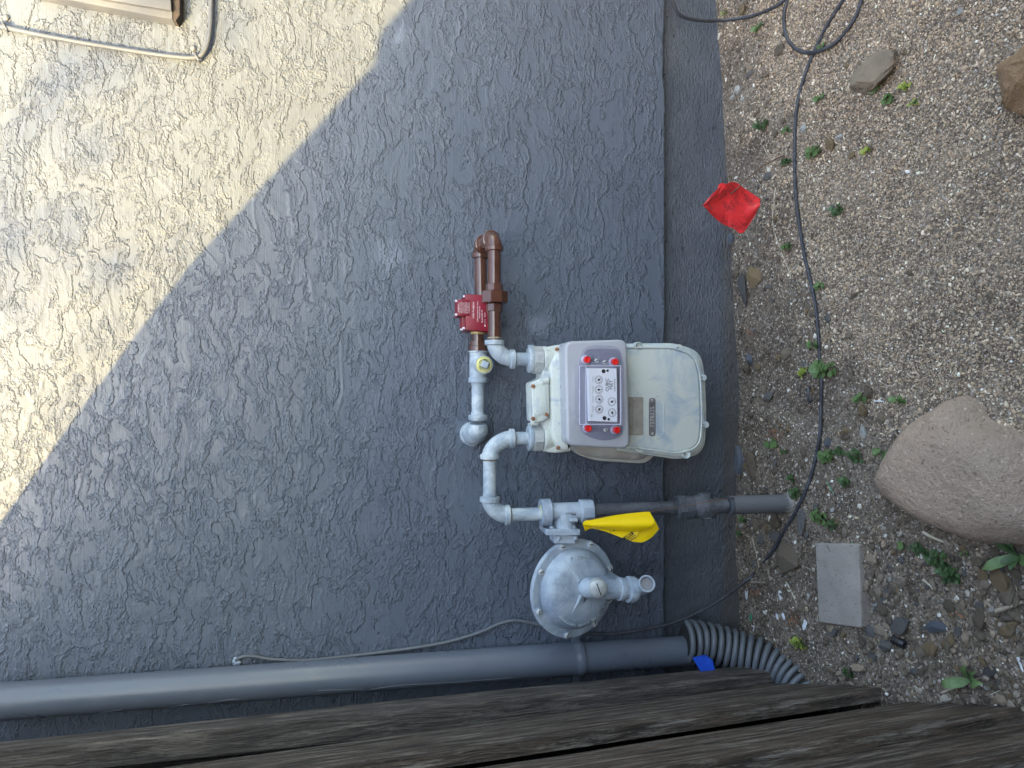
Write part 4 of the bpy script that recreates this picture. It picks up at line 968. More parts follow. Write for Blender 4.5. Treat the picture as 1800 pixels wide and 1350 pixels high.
# ------------------------------------------------------------------ stones
def dome_rock(name, pts, h, mt, label, cat='rock', nz=.1, rings_=12, sink=.02, seed=1, tilt=0, flat=.5):
    P = smoothpath([G(x, y, h*.35) for x, y in pts] + [G(*pts[0], h*.35)], 6)[:-1]
    c = sum(P, V())/len(P); b_ = B(); rg = []
    R_ = sum((p-c).length for p in P)/len(P)
    zc = float(hg(c.x, c.y))
    for k in range(rings_+1):
        a = k/rings_; s_ = math.cos(a*PI/2)**flat if k else 1.0
        if k == rings_: s_ = .02
        hh = math.sin(a*PI/2)
        ring = []
        for p in P:
            q = c + (p-c)*s_; zg = zc - .25*(-(q.y-c.y)) 
            n_ = float(vn(q.x/R_*2.2+hh, q.y/R_*2.2, seed))*nz*R_ + float(vn(q.x/R_*7, q.y/R_*7+hh*3, seed+1))*nz*R_*.35 + float(vn(q.x/R_*22, q.y/R_*22+hh*6, seed+2))*nz*R_*.12
            ring.append(V((q.x, q.y, zg - sink + (h+sink)*hh + n_*min(1, hh*2+.2))))
        rg.append(ring)
    b_.rings([[V((p.x, p.y, p.z-.03)) for p in rg[0]]] + rg)
    return obj(name, b_, mt, None, 70 if nz < .1 else 22, label=label, cat=cat)
dome_rock('boulder', [(1530,846),(1556,796),(1600,738),(1648,703),(1672,692),(1700,704),(1722,736),(1760,752),(1796,778),(1840,840),(1850,930),(1800,962),(1740,962),(1690,953),(1620,925),(1570,890),(1538,866)], .075, m_boulder, 'large pinkish tan boulder half buried beside the concrete paver', 'boulder', .065, 18, .03, 4, flat=.42)
def crag(px, py, w_, h_, ht, mt, label, seed):
    p = G(px, py); s_ = mpp(p); r_ = random.Random(seed); bm = bmesh.new()
    for _ in range(20):
        v = V((r_.gauss(0, 1), r_.gauss(0, 1), r_.gauss(0, 1))).normalized(); bm.verts.new(v*r_.uniform(.8, 1))
    bmesh.ops.convex_hull(bm, input=bm.verts); bmesh.ops.delete(bm, geom=[v for v in bm.verts if not v.link_faces], context='VERTS')
    bmesh.ops.bevel(bm, geom=list(bm.edges), offset=.06, segments=1, affect='EDGES')
    bmesh.ops.subdivide_edges(bm, edges=list(bm.edges), cuts=3, use_grid_fill=True)
    for v in bm.verts:
        c = v.co; n_ = float(vn(c.x*2.3+c.z, c.y*2.3-c.z, seed))*.22 + float(vn(c.x*6+c.z*5, c.y*6-c.z*4, seed+1))*.12 + float(vn(c.x*16+c.z*13, c.y*16-c.z*9, seed+2))*.06
        v.co = c*(1+n_); v.co = V((v.co.x*h_*s_*.52, v.co.y*w_*s_*.62, v.co.z*ht))
    me = bpy.data.meshes.new('rock'); bm.to_mesh(me); bm.free()
    o = link('rock', me, mt, None, 24); o.location = p+V((0, .01, ht*.35)); o['label'] = label; o['category'] = 'rock'; return o
crag(1560, 122, 98, 84, .034, m_rock_tan, 'angular tan rock lying on gravel with weeds below it', 9)
crag(1838, 138, 92, 140, .055, m_rock_or, 'orange tan rough rock at the right edge of the gravel', 23)
def hullmesh(seed, flat=.5, n=15):
    r = random.Random(seed); bm = bmesh.new()
    for _ in range(n):
        v = V((r.gauss(0, 1), r.gauss(0, 1), r.gauss(0, 1))).normalized(); bm.verts.new((v.x, v.y*r.uniform(.65, 1), v.z*flat))
    res = bmesh.ops.convex_hull(bm, input=bm.verts); 
    bmesh.ops.delete(bm, geom=[v for v in bm.verts if not v.link_faces], context='VERTS')
    bmesh.ops.bevel(bm, geom=list(bm.edges), offset=.035, segments=1, affect='EDGES')
    me = bpy.data.meshes.new('stone'); bm.to_mesh(me); bm.free(); return me
HM = [hullmesh(i, random.uniform(.4, .65)) for i in range(10)]
_sm = {}
def stone(px, py, wpx, hpx, ang, mt, label, group=None, name='stone', z=.55):
    p = G(px, py); s_ = mpp(p); k = random.randrange(10)
    if (k, mt.name) not in _sm:
        me = HM[k].copy(); me.materials.clear(); me.materials.append(mt); _sm[(k, mt.name)] = me
    o = bpy.data.objects.new(name, _sm[(k, mt.name)]); COL.objects.link(o)
    # picture x on the ground is along -y, foreshortened
    o.location = p + V((0, 0, .30*min(wpx, hpx)*s_*z)); o.scale = (hpx*s_*.56, wpx*s_*.70, min(wpx, hpx)*s_*z*1.25)
    o.rotation_euler = (math.radians(14)+random.uniform(-.15, .15), random.uniform(-.2, .2), ang)
    o['label'] = label; o['category'] = 'stone'
    if group: o['group'] = group
    return o
NS = [
 (1303,813,22,60,.1,m_rock_bl,'dark blue grey slate lump against the footing below the meter'),
 (1325,820,24,55,.1,m_rock_br,'brown stone face behind the slate lump against the footing'),
 (1356,696,26,18,.5,m_rock_gr,'smooth pinkish grey stone lying alone on brown soil beside the meter'),
 (1310,510,20,60,.1,m_rock_dk,'long dark stone against the footing below the red flag'),
 (1330,490,26,44,.3,m_rock_ok,'ochre broken stone half buried beside the long dark stone'),
 (1297,481,18,14,.2,m_rock_br,'small brown lump touching the footing under the red flag'),
 (1352,505,9,9,0,m_rock_gr,'tiny pale grey stone below the flag straw'),
 (1370,628,15,12,.2,m_rock_ok,'rounded orange brown stone in a touching pair'),
 (1384,624,18,22,.6,m_rock_tan,'pale tan stone in a touching pair'),
 (1315,648,20,18,.3,m_rock_br,'brown stone beside the footing right of the meter foot'),
 (1321,632,16,20,.5,m_rock_bl,'bluish stone behind a brown stone at the footing'),
 (1519,762,13,26,.1,m_rock_wh,'pale green grey oval pebble standing beside the weeds'),
 (1457,778,16,16,.9,m_rock_bl,'light blue grey wedge stone right of the cable'),
 (1488,758,16,12,.4,m_rock_ok,'small orange stone above a brown one near the cable'),
 (1489,768,18,12,.3,m_rock_br,'small brown stone touching an orange one near the cable'),
 (1415,795,12,20,.2,m_rock_br,'upright brown stone just left of the cable'),
 (1529,690,18,24,.4,m_rock_br,'brown triangular stone below the gravel edge beside a white stick'),
 (1518,722,20,20,.1,m_rock_ok,'ochre stone buried under a small weed'),
 (1551,735,16,26,.5,m_rock_tan,'tan stone near the tip of the boulder'),
 (1412,920,18,50,.15,m_rock_gr,'rough pale grey stone strip between cable and weeds'),
 (1331,922,17,20,.1,m_rock_tan,'round cream stone beside the riser sleeve'),
 (1368,917,28,26,.8,m_rock_br,'brown flat stone under the cable near the riser'),
 (1391,984,42,62,.4,m_rock_br,'large flat brown grey stone left of the paver'),
 (1365,945,24,20,.4,m_rock_gr,'grey purple stone crossed by the cable'),
 (1340,949,16,20,.5,m_rock_gr,'grey flake stone left of the cable'),
 (1318,963,10,30,.1,m_rock_tan,'long pale chip standing beside the footing'),
 (1531,1024,10,12,0,m_rock_tan,'round beige pebble right of the paver, upper of two'),
 (1533,1044,11,11,0,m_rock_tan,'round beige pebble right of the paver, lower of two'),
 (1540,1038,10,10,0,m_rock_bl,'tiny blue grey pebble between two beige ones'),
 (1538,1059,14,14,.3,m_rock_wh,'white speckled stone right of the paver'),
 (1553,1070,22,26,.3,m_rock_br,'brown rounded stone near the paver corner'),
 (1588,1102,44,32,.5,m_rock_gr,'flat grey brown oval stone above the black cap'),
 (1650,1103,36,24,.35,m_rock_bl,'smooth blue grey slate pebble on the stony soil'),
 (1671,1066,18,24,.5,m_rock_br,'brown angular stone above the blue grey slate'),
 (1633,1066,10,12,0,m_rock_tan,'small cube shaped tan stone'),
 (1725,1088,22,44,.1,m_rock_br,'long brown stone right of the blue grey slate'),
 (1733,1015,18,30,.2,m_rock_ok,'brown upright stone under the big leaf weed'),
 (1762,1022,34,44,.3,m_rock_ok,'large tan brown stone under the big leaf weed'),
 (1776,1045,26,40,.2,m_rock_tan,'pale tan stone at the lower side of the large one'),
 (1747,1072,14,12,0,m_rock_wh,'white stone beside the wooden stick'),
 (1640,1140,30,26,.4,m_rock_ok,'brown square stone below the blue grey slate'),
 (1675,1128,18,14,.3,m_rock_gr,'speckled grey stone below the blue grey slate'),
 (1745,1180,26,22,.5,m_rock_dk,'dark stone near the right edge above the fence'),
 (1788,1085,20,18,.1,m_rock_tan,'tan stone at the right edge beside the stick'),
 (1770,1110,30,18,.2,m_rock_ok,'orange brown stone near the right edge'),
 (1790,1015,16,30,.1,m_rock_br,'brown stone at the right edge below the weed'),
 (1571,104-8,16,11,.4,m_rock_tan,'tan chip lying at the top of the angular rock'),
 (1592,92,9,12,.2,m_rock_ok,'small ochre chip at the top of the angular rock'),
 (1308,17,18,20,.6,m_rock_ok,'ochre flat stone beside the footing at the top'),
 (1299,158,14,16,.2,m_rock_wh,'white paint flecked stone, largest of three at the footing'),
 (1289,171,9,11,0,m_rock_wh,'white paint flecked stone, nearest of three to the footing'),
 (1307,174,8,8,0,m_rock_wh,'tiny white stone, farthest of three from the footing'),
 (1415,226,15,17,0,m_rock_wh,'round white stone right of the cable above the weeds'),
 (1364,236,13,13,0,m_rock_br,'brown round stone left of the cable'),
 (1373,88,22,20,.8,m_rock_br,'brown buried stone left of the cable crossing'),
 (1476,241,18,8,0,m_rock_wh,'flat pale flake right of a weed'),
 (1461,254,18,24,.1,m_rock_ok,'brown flake beside the clover weed'),
 (1500,273,14,14,.5,m_rock_ok,'brown chip right of the brown flake'),
 (1490,117,9,10,0,m_rock_ok,'ochre pebble left of the angular rock'),
 (1742,520,10,18,.2,m_rock_tan,'pale pointed pebble on the gravel at right'),
 (1689,20,10,18,.1,m_rock_wh,'pale oval pebble at the top of the gravel'),
 (1493,590,13,14,.3,m_rock_tan,'reddish tan pebble on the gravel'),
 (1502,520,18,8,.6,m_rock_br,'brown sliver on the gravel below the weed'),
 (1458,560,14,16,.5,m_rock_gr,'grey triangular flake right of the cable'),
 (1352,310,20,14,.1,m_rock_gr,'grey rough lump beside the flag wire'),
 (1364,384,10,14,0,m_rock_ok,'ochre lump on the straw'),
 (1466,363,11,10,0,m_rock_gr,'grey pebble left of a small weed'),
 (1286,420,20,20,.2,m_rock_bl,'blue grey paint covered lump on the footing edge'),
 (1600,430+50,12,12,0,m_rock_tan,'pale lump flush with the gravel'),
]
for a in NS: stone(*a[:6], a[6])
# more of the broken stones that nothing tells apart
mats = [m_rock_br, m_rock_br, m_rock_ok, m_rock_tan, m_rock_gr, m_rock_gr, m_rock_wh]
cnt = 0
R3 = random.Random(5)
LMK = [(1474,1030,'the concrete paver'),(1581,1129,'the black tube stub'),(1650,1103,'the blue grey slate pebble'),(1665,1000,'the round leaved weed mat'),(1765,1020,'the big leafed weed'),(1706,1226,'the dandelion'),(1499,1181,'the small weed above the fence'),(1410,1130,'the moss tuft'),(1455,910,'the weed above the paver'),(1391,984,'the flat brown grey stone'),(1320,890,'the riser sleeve'),(1350,1150,'the drain tube'),(1725,1088,'the long brown stone'),(1588,1102,'the flat oval stone'),(1640,1140,'the brown square stone'),(1745,1180,'the dark stone near the edge'),(1285,365,'the red flag'),(1453,650,'the clump on the cable'),(1427,694,'the metal ring'),(1310,510,'the long dark stone'),(1356,696,'the lone pinkish stone'),(1362,780,'the star shaped sprig'),(1344,218,'the dark weed'),(1322,820,'the slate lump'),(1436,268,'the clover like weed'),(1300,165,'the white stone trio')]
MN = {m_rock_br: 'brown', m_rock_ok: 'ochre', m_rock_tan: 'tan', m_rock_gr: 'grey', m_rock_wh: 'whitish'}
used = {}
def near_label(px, py, s_, mt, long_):
    d = sorted((math.hypot(px-a, py-b2), a, b2, n_) for a, b2, n_ in LMK)
    sz = 'tiny' if s_ < 7.5 else 'small' if s_ < 11 else 'medium' if s_ < 17 else 'larger'
    shp = 'long' if long_ > 1.25 else 'stubby' if long_ < .85 else 'squarish'
    for dd, a, b2, n_ in d[:3]:
        dx, dy = px-a, py-b2
        rel = ('right of' if dx > 0 else 'left of') if abs(dx) > abs(dy) else ('below' if dy > 0 else 'above')
        if 2.2 > abs(dx)/(abs(dy)+.1) > .45: rel = ('lower ' if dy > 0 else 'upper ') + ('right of' if dx > 0 else 'left of')
        for far_ in (['close to and '] if dd < 30 else [''] if dd < 70 else ['well ']):
            l = f"{sz} {shp} {MN[mt]} stone {far_}{rel} {n_}"
            if l not in used: used[l] = 1; return l
    return None
def scatter(n_, x0, x1, y0, y1, fn):
    c_ = 0
    while c_ < n_:
        px, py = R3.uniform(x0, x1), R3.uniform(y0, y1); q = fn(px, py)
        if not q: continue
        s_, mt = q; lg = R3.uniform(.7, 1.5); l = near_label(px, py, s_, mt, lg)
        if l is None: continue
        stone(px, py, s_*math.sqrt(lg), s_/math.sqrt(lg), R3.uniform(0, 3), mt, l, 'loose broken stones on the soil', z=R3.uniform(.35, .6)); c_ += 1
def f1(px, py):
    if 1425 < px < 1522 and 945 < py < 1110: return
    if py < 965 and px > 1480: return
    if px < 1460 and R3.random() < .5: return
    if px < 1420 and py > 1060: return
    if py > 1150+(px-1400)*.2: return
    mt = R3.choice(mats); s_ = R3.uniform(7, 15) if R3.random() < .8 else R3.uniform(15, 23)
    return (R3.uniform(5, 9) if mt is m_rock_wh else s_), mt
scatter(185, 1290, 1800, 880, 1240, f1)
scatter(45, 1300, 1430, 60, 860, lambda a, b2: (R3.uniform(6, 13), R3.choice([m_rock_br, m_rock_br, m_rock_gr, m_rock_ok])))

# concrete paver
q = [G(1431, 955, .012), G(1507, 956, .012), G(1519, 1104, .012), G(1437, 1094, .012)]
nn = (q[1]-q[0]).cross(q[3]-q[0]).normalized(); nn = -nn if nn.z < 0 else nn
cc_ = sum(q, V())/4; ex = (q[1]-q[0]).normalized(); ey = nn.cross(ex)
pts2 = [((p-cc_).dot(ex), (p-cc_).dot(ey)) for p in q]; pts2 = roundp(pts2, .006, 4)
b_ = B(); b_.prism(pts2, -.022, .0, .003, 3, frame=lambda a, b2, h: cc_+ex*a+ey*b2+nn*h)
obj('concrete_paver', b_, m_tile, None, label='rectangular grey concrete paver lying flat on the soil', cat='paver')
# metal ring
b_ = B(); c = G(1427.5, 694, .004); rp_ = [c + V((math.sin(a)*.0155, -math.cos(a)*.0125, math.cos(a)*.0115+.006)) for a in [2*PI*k/30 for k in range(30)]]
rg = []
for i, p in enumerate(rp_):
    t_ = (rp_[(i+1) % 30]-rp_[i-1]).normalized(); u_ = t_.cross(V((0, -.6, .8))).normalized(); w_ = t_.cross(u_)
    rg.append([p+(u_*math.cos(2*PI*k/8)+w_*math.sin(2*PI*k/8))*.0026 for k in range(8)])
b_.rings(rg+[rg[0]], False, False); obj('metal_ring', b_, m_galvd, None, label='small dark metal ring leaning against the long cable', cat='ring')
b_ = B(); c = G(1581, 1129, .004); dd = (G(1595, 1138)-G(1566, 1122)).normalized(); b_.lathe(c-dd*.013, dd, [(0, .006), (.001, .009), (.006, .009), (.007, .008), (.022, .008), (.024, .007)], 18)
obj('tube_stub', b_, m_lid, None, label='short black plastic tube stub lying on the stones above the fence', cat='plastic stub')
def stick(pts, r, mt, label, cat='twig', dz=None, name='twig', group=None):
    b_ = B(); P = smoothpath(gp(pts, r if dz is None else dz), 4); b_.tube(P, [r*(1-.5*i/len(P)) for i in range(len(P))], 6)
    return obj(name, b_, mt, None, label=label, cat=cat, group=group)
stick([(1314,205),(1330,218),(1340,250),(1348,270),(1362,284)], .0013, m_straw, 'thin pale root curling beside the red flag wire', 'root', name='root')
stick([(1363,330),(1358,380),(1362,410),(1376,450),(1388,480),(1390,490)], .0012, m_straw, 'long bent dry straw on the soil below the red flag', 'straw', name='straw')
stick([(1751,1074),(1770,1068),(1798,1058)], .004, m_twig, 'thick pale wooden stick at the right edge of the stones')
stick([(1655,1222-4),(1700,1201),(1725,1190)], .0025, m_twig, 'brown stick near the fence foot beside the dandelion')
stick([(1679,1076),(1700,1090),(1716,1103)], .0014, m_pine, 'reddish thin twig beside the blue grey slate')
stick([(1382,1023),(1392,1042),(1400,1060)], .002, m_straw, 'flat pale splinter left of the paver', name='splinter', cat='splinter')
stick([(1322,945),(1330,975),(1334,998)], .0024, m_twig, 'grey wood splinter by the footing below the riser', name='splinter', cat='splinter')
stick([(1320,1023),(1345,1024)], .0024, m_twig, 'short brown wood chip lying level by the footing', name='splinter', cat='splinter')
stick([(1350,1000),(1354,1020)], .003, m_twig, 'brown bark sliver between cable and paver', name='splinter', cat='splinter')
stick([(1537,705),(1553,705.5)], .0016, m_chipw, 'short white stick on the soil above the boulder', name='stick', cat='stick')
stick([(1455,848),(1466,870)], .0014, m_green, 'thin green plastic straw piece in the soil', name='straw_piece', cat='straw')
stick([(1622,935),(1640,945),(1670,957)], .003, m_straw, 'peeling white bark strip along the boulder', name='bark_strip', cat='bark')
stick([(1622,1018),(1631,1026),(1640,1034)], .0024, m_straw, 'pointed straw coloured husk above the slate pebble', name='husk', cat='husk')
stick([(1438,1160),(1441,1180),(1445,1140)][:2], .0008, m_straw, 'thin stalk standing near the coil end', name='stalk', cat='straw')
stick([(1529,785),(1524,810)], .0009, m_twig, 'thin dark twig beside the weed clump and boulder')
stick([(1789,1155),(1800,1185)], .002, m_chipw, 'white twig at the right edge of the stones')
for px, py, w_, h_, a, l in ((1313,1041,9,24,.2,'white paint flake just under the cable by the footing'),(1372,1047,9,19,.1,'white oval shell like chip left of the paver'),(1367,1083,7,13,.2,'white chip, left one of two above the coil'),(1378,1084,8,13,.1,'white chip, right one of two above the coil'),(1325,1104,4,12,0,'short white stub beside the coil top'),(1415,1099,12,20,.1,'speckled white stone piece right of the coil')):
    stone(px, py, w_, h_, a, m_chipw, l, name='paint_chip', z=.3)
stone(1320, 1084, 7, 16, .2, m_green, 'green plastic scrap beside the footing', name='plastic_scrap', z=.3)

# ------------------------------------------------------------------ weeds
def leafm(r, mt, cup=.25, long=1.0, nseg=9):
    b_ = B(); vs = [V((0, 0, 0))] + [V((r*.5*long + r*long*math.cos(2*PI*k/nseg)*1.0, r*math.sin(2*PI*k/nseg), cup*r*(math.cos(4*PI*k/nseg)*.4+.5))) for k in range(nseg)]
    vs[0] = V((r*.5*long, 0, 0)); fs = [(0, 1+k, 1+(k+1) % nseg) for k in range(nseg)]
    me = bpy.data.meshes.new('leaf'); me.from_pydata([tuple(v) for v in vs], [], fs); me.materials.append(mt)
    me.polygons.foreach_set('use_smooth', [True]*len(fs)); return me
LM = {(m_.name, i): leafm(1.0, m_, .3+.1*i, 1+.15*i) for m_ in (m_leaf, m_leafd, m_leafy) for i in range(3)}
def weed(px, py, spread, n, leaf, mt, label, big=False, sy=1.0, group=None):
    p = G(px, py); s_ = mpp(p); r_ = random.Random(int(px*7+py))
    root = thing('weed', label, 'weed', p, group)
    st = B(); lv = B()
    for k in range(n):
        a = r_.uniform(0, 2*PI); d = spread*s_*math.sqrt(r_.random())*.75
        e = p + V((math.sin(a)*d*sy, -math.cos(a)*d*1.2, 0)); e.z = float(hg(e.x, e.y)) + r_.uniform(.003, .010) + (spread*s_-d)*.30
        st.tube([p+V((0, 0, -.002)), p.lerp(e, .55)+V((0, 0, .004)), e], [.0007, .0006, .0005], 5)
        lr = leaf*s_*r_.uniform(.4, .62); q = Quaternion((0, 0, 1), r_.uniform(-.6, .6)-a*1.0+PI*1.5) @ Quaternion((0, 1, 0), r_.uniform(-.6, .15))
        me = LM[(mt.name, r_.randrange(3))]
        if big:
            o = bpy.data.objects.new('leaf', me); COL.objects.link(o); o.parent = root; o.location = e-p; o.scale = (lr, lr, lr); o.rotation_mode = 'QUATERNION'; o.rotation_quaternion = q
        else:
            lv.add([e + q @ (v.co*lr) for v in me.vertices], [tuple(f.vertices) for f in me.polygons])
    obj('stems', st, m_leafd, root)
    if not big: obj('leaves', lv, mt, root, 180)
    return root
weed(1453, 650, 25, 34, 11, m_leaf, 'bright round leaved weed clump growing over the long cable', True)
weed(1434, 606, 10, 6, 9, m_leaf, 'small round leaved sprig just above the clump on the cable')
weed(1417, 655, 12, 14, 6, m_leafy, 'yellowish dry weed tuft left of the clump on the cable')
weed(1459, 803, 18, 30, 9, m_leaf, 'dense green weed right of the cable beside the boulder point', True)
weed(1483, 793, 10, 9, 8, m_leafd, 'sparse weed between the dense clump and the boulder')
weed(1512, 800, 18, 22, 7, m_leafd, 'dark leafy weed left of the boulder tip')
weed(1558, 797, 12, 6, 11, m_leaf, 'light green sprig at the boulder tip')
weed(1362, 780, 12, 7, 12, m_leaf, 'bright star shaped sprig on the soil right of the meter', True)
weed(1383, 793, 8, 8, 5, m_leafd, 'tiny dark sprig beside the star shaped one')
weed(1518, 700, 11, 7, 9, m_leaf, 'pale sprig above the ochre stone')
weed(1583, 705, 12, 8, 9, m_leaf, 'lime green sprig at the right of the white stick')
weed(1436, 268, 14, 16, 9, m_leaf, 'clover like weed right of the cable near the brown flake', True)
weed(1344, 218, 12, 12, 8, m_leafd, 'dark weed left of the cable near the pale root')
weed(1388, 228, 9, 8, 7, m_leaf, 'thin weed touching the left side of the cable')
weed(1388, 283, 9, 9, 7, m_leafd, 'small weed at the cable beside the clover like one')
weed(1340, 47, 10, 7, 9, m_leaf, 'pale green seedling near the top beside the slack cable')
weed(1278, 22, 8, 6, 6, m_leafy, 'yellowish seedling against the footing at the top')
weed(1546, 150, 13, 11, 11, m_leaf, 'green weed tucked under the angular tan rock', True)
weed(1596, 152, 10, 8, 9, m_leafy, 'pale yellow green weed right of the angular rock')
weed(1566, 175, 12, 7, 11, m_leaf, 'bright green weed below the angular rock', True)
weed(1614, 180, 9, 8, 5, m_leafy, 'faint yellow weed farthest right below the angular rock')
weed(1446, 172, 10, 8, 7, m_leaf, 'sparse weed right of the cable above the white stone')
weed(1448, 84, 11, 9, 6, m_leaf, 'faint weed at the cable crossing')
weed(1530, 264, 9, 7, 8, m_leafy, 'small yellow green weed alone on the gravel')
weed(1479, 369, 13, 13, 8, m_leafd, 'mid green weed on the gravel right of the cable bend')
weed(1390, 432, 8, 6, 8, m_leaf, 'pale seedling left of the cable below the red flag')
weed(1446, 504, 11, 9, 8, m_leaf, 'pale leafy weed right of the cable at mid height')
weed(1396, 841, 9, 9, 6, m_leafd, 'tiny dark weed left of the cable above the riser')
weed(1402, 867, 13, 22, 7, m_leafd, 'dark weed hugging the cable above the riser end')
weed(1490, 846, 14, 16, 7, m_leafd, 'small dark weed left of the boulder side')
weed(1448, 908, 18, 20, 8, m_leaf, 'light green weed between the cable and the paver')
weed(1472, 922, 14, 14, 7, m_leafd, 'low weed just above the paver')
weed(1312, 914, 10, 8, 7, m_leaf, 'small weed under the riser sleeve')
weed(1304, 938, 7, 6, 7, m_leafd, 'tiny weed against the footing under the riser')
weed(1508, 960, 8, 6, 7, m_leaf, 'tiny sprig at the upper right corner of the paver')
weed(1622, 968, 18, 22, 8, m_leafd, 'dark weed mat left part below the boulder')
weed(1595, 960, 9, 4, 10, m_leaf, 'single leafed sprig below the boulder')
weed(1655, 983, 22, 44, 8, m_leafd, 'dark weed mat middle part below the boulder')
weed(1676, 1010, 22, 50, 8, m_leafd, 'dark round leaved weed mat right part below the boulder')
weed(1703, 972, 7, 5, 6, m_leaf, 'tiny green sprig under the boulder edge')
weed(1411, 1130, 15, 46, 5, m_leafy, 'feathery yellow green moss tuft right of the coil')
weed(1499, 1181, 11, 12, 7, m_leafd, 'small dark weed on the soil above the fence')
# dandelion-like weeds with long leaves
def longleaf(b_, p, d, L, w_, up=.3, seed=0):
    d = V(d).normalized(); s_ = d.cross(V((0, 0, 1))).normalized(); n = 9; rg = []
    r_ = random.Random(seed)
    l_, c_, r2 = [], [], []
    for k in range(n+1):
        t_ = k/n; ww = w_*(math.sin(PI*min(1, t_**.8*.96+.04)))*(.75+.35*r_.random()) + .0006
        c = p + d*(L*t_) + V((0, 0, up*L*math.sin(PI*t_*.75)))
        l_.append(c+s_*ww+V((0, 0, ww*.35))); c_.append(c); r2.append(c-s_*ww+V((0, 0, ww*.35)))
    o_ = len(b_.v); b_.v += l_+c_+r2
    for k in range(n):
        b_.f += [(o_+k, o_+k+1, o_+n+1+k+1, o_+n+1+k), (o_+n+1+k, o_+n+1+k+1, o_+2*n+2+k+1, o_+2*n+2+k)]
def dand(px, py, tips, label):
    p = G(px, py, .004); root = thing('dandelion', label, 'weed', p)
    for i, (tx, ty, w_, up, mt) in enumerate(tips):
        e = G(tx, ty, .01); b_ = B(); longleaf(b_, p, (e-p)+V((0, 0, .001)), (e-p).length, w_, up, i); obj('leaf', b_, mt, root, 180)
dand(1706, 1196, ((1704,1168,.008,.3,m_leaf),(1668,1203,.009,.5,m_leaf),(1737,1200,.009,.4,m_leaf),(1722,1180,.006,.3,m_leafd)), 'dandelion with three broad leaves growing at the fence foot')
dand(1792, 978, ((1736,1001,.009,.25,m_leaf),(1763,992,.006,.3,m_leafd),(1780,1003,.007,.2,m_leafd),(1764,935,.006,.5,m_leafd),(1794,940,.008,.5,m_leafd),(1830,990,.008,.3,m_leaf)), 'tall leafy weed at the right edge below the boulder')
# dry needles
b_ = B()
for cx, cy, n, s_ in ((1360,766,46,16),(1325,1043,40,13),(1395,1090,34,14),(1318,583,14,8)):
    for k in range(n):
        p = G(cx+random.gauss(0, s_*.5), cy+random.gauss(0, s_*.5), .003); a = random.uniform(0, PI*2); d = V((math.cos(a), math.sin(a), random.uniform(-.1, .3)))*random.uniform(.004, .011)
        b_.tube([p-d*.5, p+d*.5], .0006, 3)
nd = obj('dry_needles', b_, m_pine, None, 0, kind='stuff', label='rusty brown dry needles in small tufts on the soil', cat='needles')

# ------------------------------------------------------------------ grains
t0 = (1+5**.5)/2
ico = np.array([(-1,t0,0),(1,t0,0),(-1,-t0,0),(1,-t0,0),(0,-1,t0),(0,1,t0),(0,-1,-t0),(0,1,-t0),(t0,0,-1),(t0,0,1),(-t0,0,-1),(-t0,0,1)])/math.sqrt(1+t0*t0)
icf = np.array([(0,11,5),(0,5,1),(0,1,7),(0,7,10),(0,10,11),(1,5,9),(5,11,4),(11,10,2),(10,7,6),(7,1,8),(3,9,4),(3,4,2),(3,2,6),(3,6,8),(3,8,9),(4,9,5),(2,4,11),(6,2,10),(8,6,7),(9,8,1)])
def grains(name, x, y, r, tint, label, cat, squash=.7, lift=.35, elong=None):
    n = len(x); z = hg(x, y) + r*lift
    q = rng.normal(size=(n, 4)); q /= np.linalg.norm(q, axis=1)[:, None]
    a, b2, c, d = q.T
    Rm = np.stack([1-2*(c*c+d*d), 2*(b2*c-a*d), 2*(b2*d+a*c), 2*(b2*c+a*d), 1-2*(b2*b2+d*d), 2*(c*d-a*b2), 2*(b2*d-a*c), 2*(c*d+a*b2), 1-2*(b2*b2+c*c)], 1).reshape(n, 3, 3)
    sc3 = np.stack([rng.uniform(.9, 1.5, n) if elong is None else elong, rng.uniform(.7, 1.1, n), rng.uniform(.5, .9, n)], 1)
    v = ico[None]*(1+rng.uniform(-.28, .28, (n, 12, 1)))*sc3[:, None, :]*r[:, None, None]
    v = np.einsum('nij,nkj->nki', Rm, v); v[:, :, 2] *= squash
    v += np.stack([x, y, z], 1)[:, None, :]
    f = (icf[None] + (np.arange(n)*12)[:, None, None]).reshape(-1, 3)
    o = npmesh(name, v.reshape(-1, 3), f, m_grain, np.repeat(tint, 12, 0), 0, 'stuff'); o['label'] = label; o['category'] = cat
NG = 230000
x = rng.uniform(-.62, 1.14, NG); y = -rng.uniform(-.02, .84, NG)
px, py, _ = proj(x, y, hg(x, y))
vis = (px > 1240) & (px < 1900) & (py > -130) & (py < 1310)
bx_ = np.interp(py, [0, 100, 200, 300, 400, 500, 600, 680, 760, 830, 880, 900], [1290, 1310, 1330, 1350, 1370, 1400, 1450, 1505, 1570, 1640, 1800, 2500])
nz = vn(x*16, y*16, 21)*110 + vn(x*45, y*45, 22)*60
prob = np.clip((px + nz - bx_)/60 + .45, 0.05, 1)
prob = np.where(vis, prob, 0)
keep = rng.random(NG) < prob
x, y, px, py, prob = x[keep], y[keep], px[keep], py[keep], prob[keep]
n = len(x); pal = np.array([(.33,.27,.21),(.26,.225,.19),(.42,.37,.31),(.20,.18,.165),(.60,.56,.50),(.12,.10,.09),(.30,.24,.17),(.72,.70,.66)])
ch = rng.choice(8, n, p=[.28, .24, .16, .14, .05, .07, .05, .01]); tint = np.clip(pal[ch]*np.array([1.30, 1.20, 1.06])*rng.uniform(.75, 1.25, (n, 1)), 0, .82)
r = np.clip(rng.lognormal(math.log(.00132), .40, n), .0008, .0042)
grains('gravel', x, y, r, tint, 'fine tan and grey gravel covering the upper right ground', 'gravel')
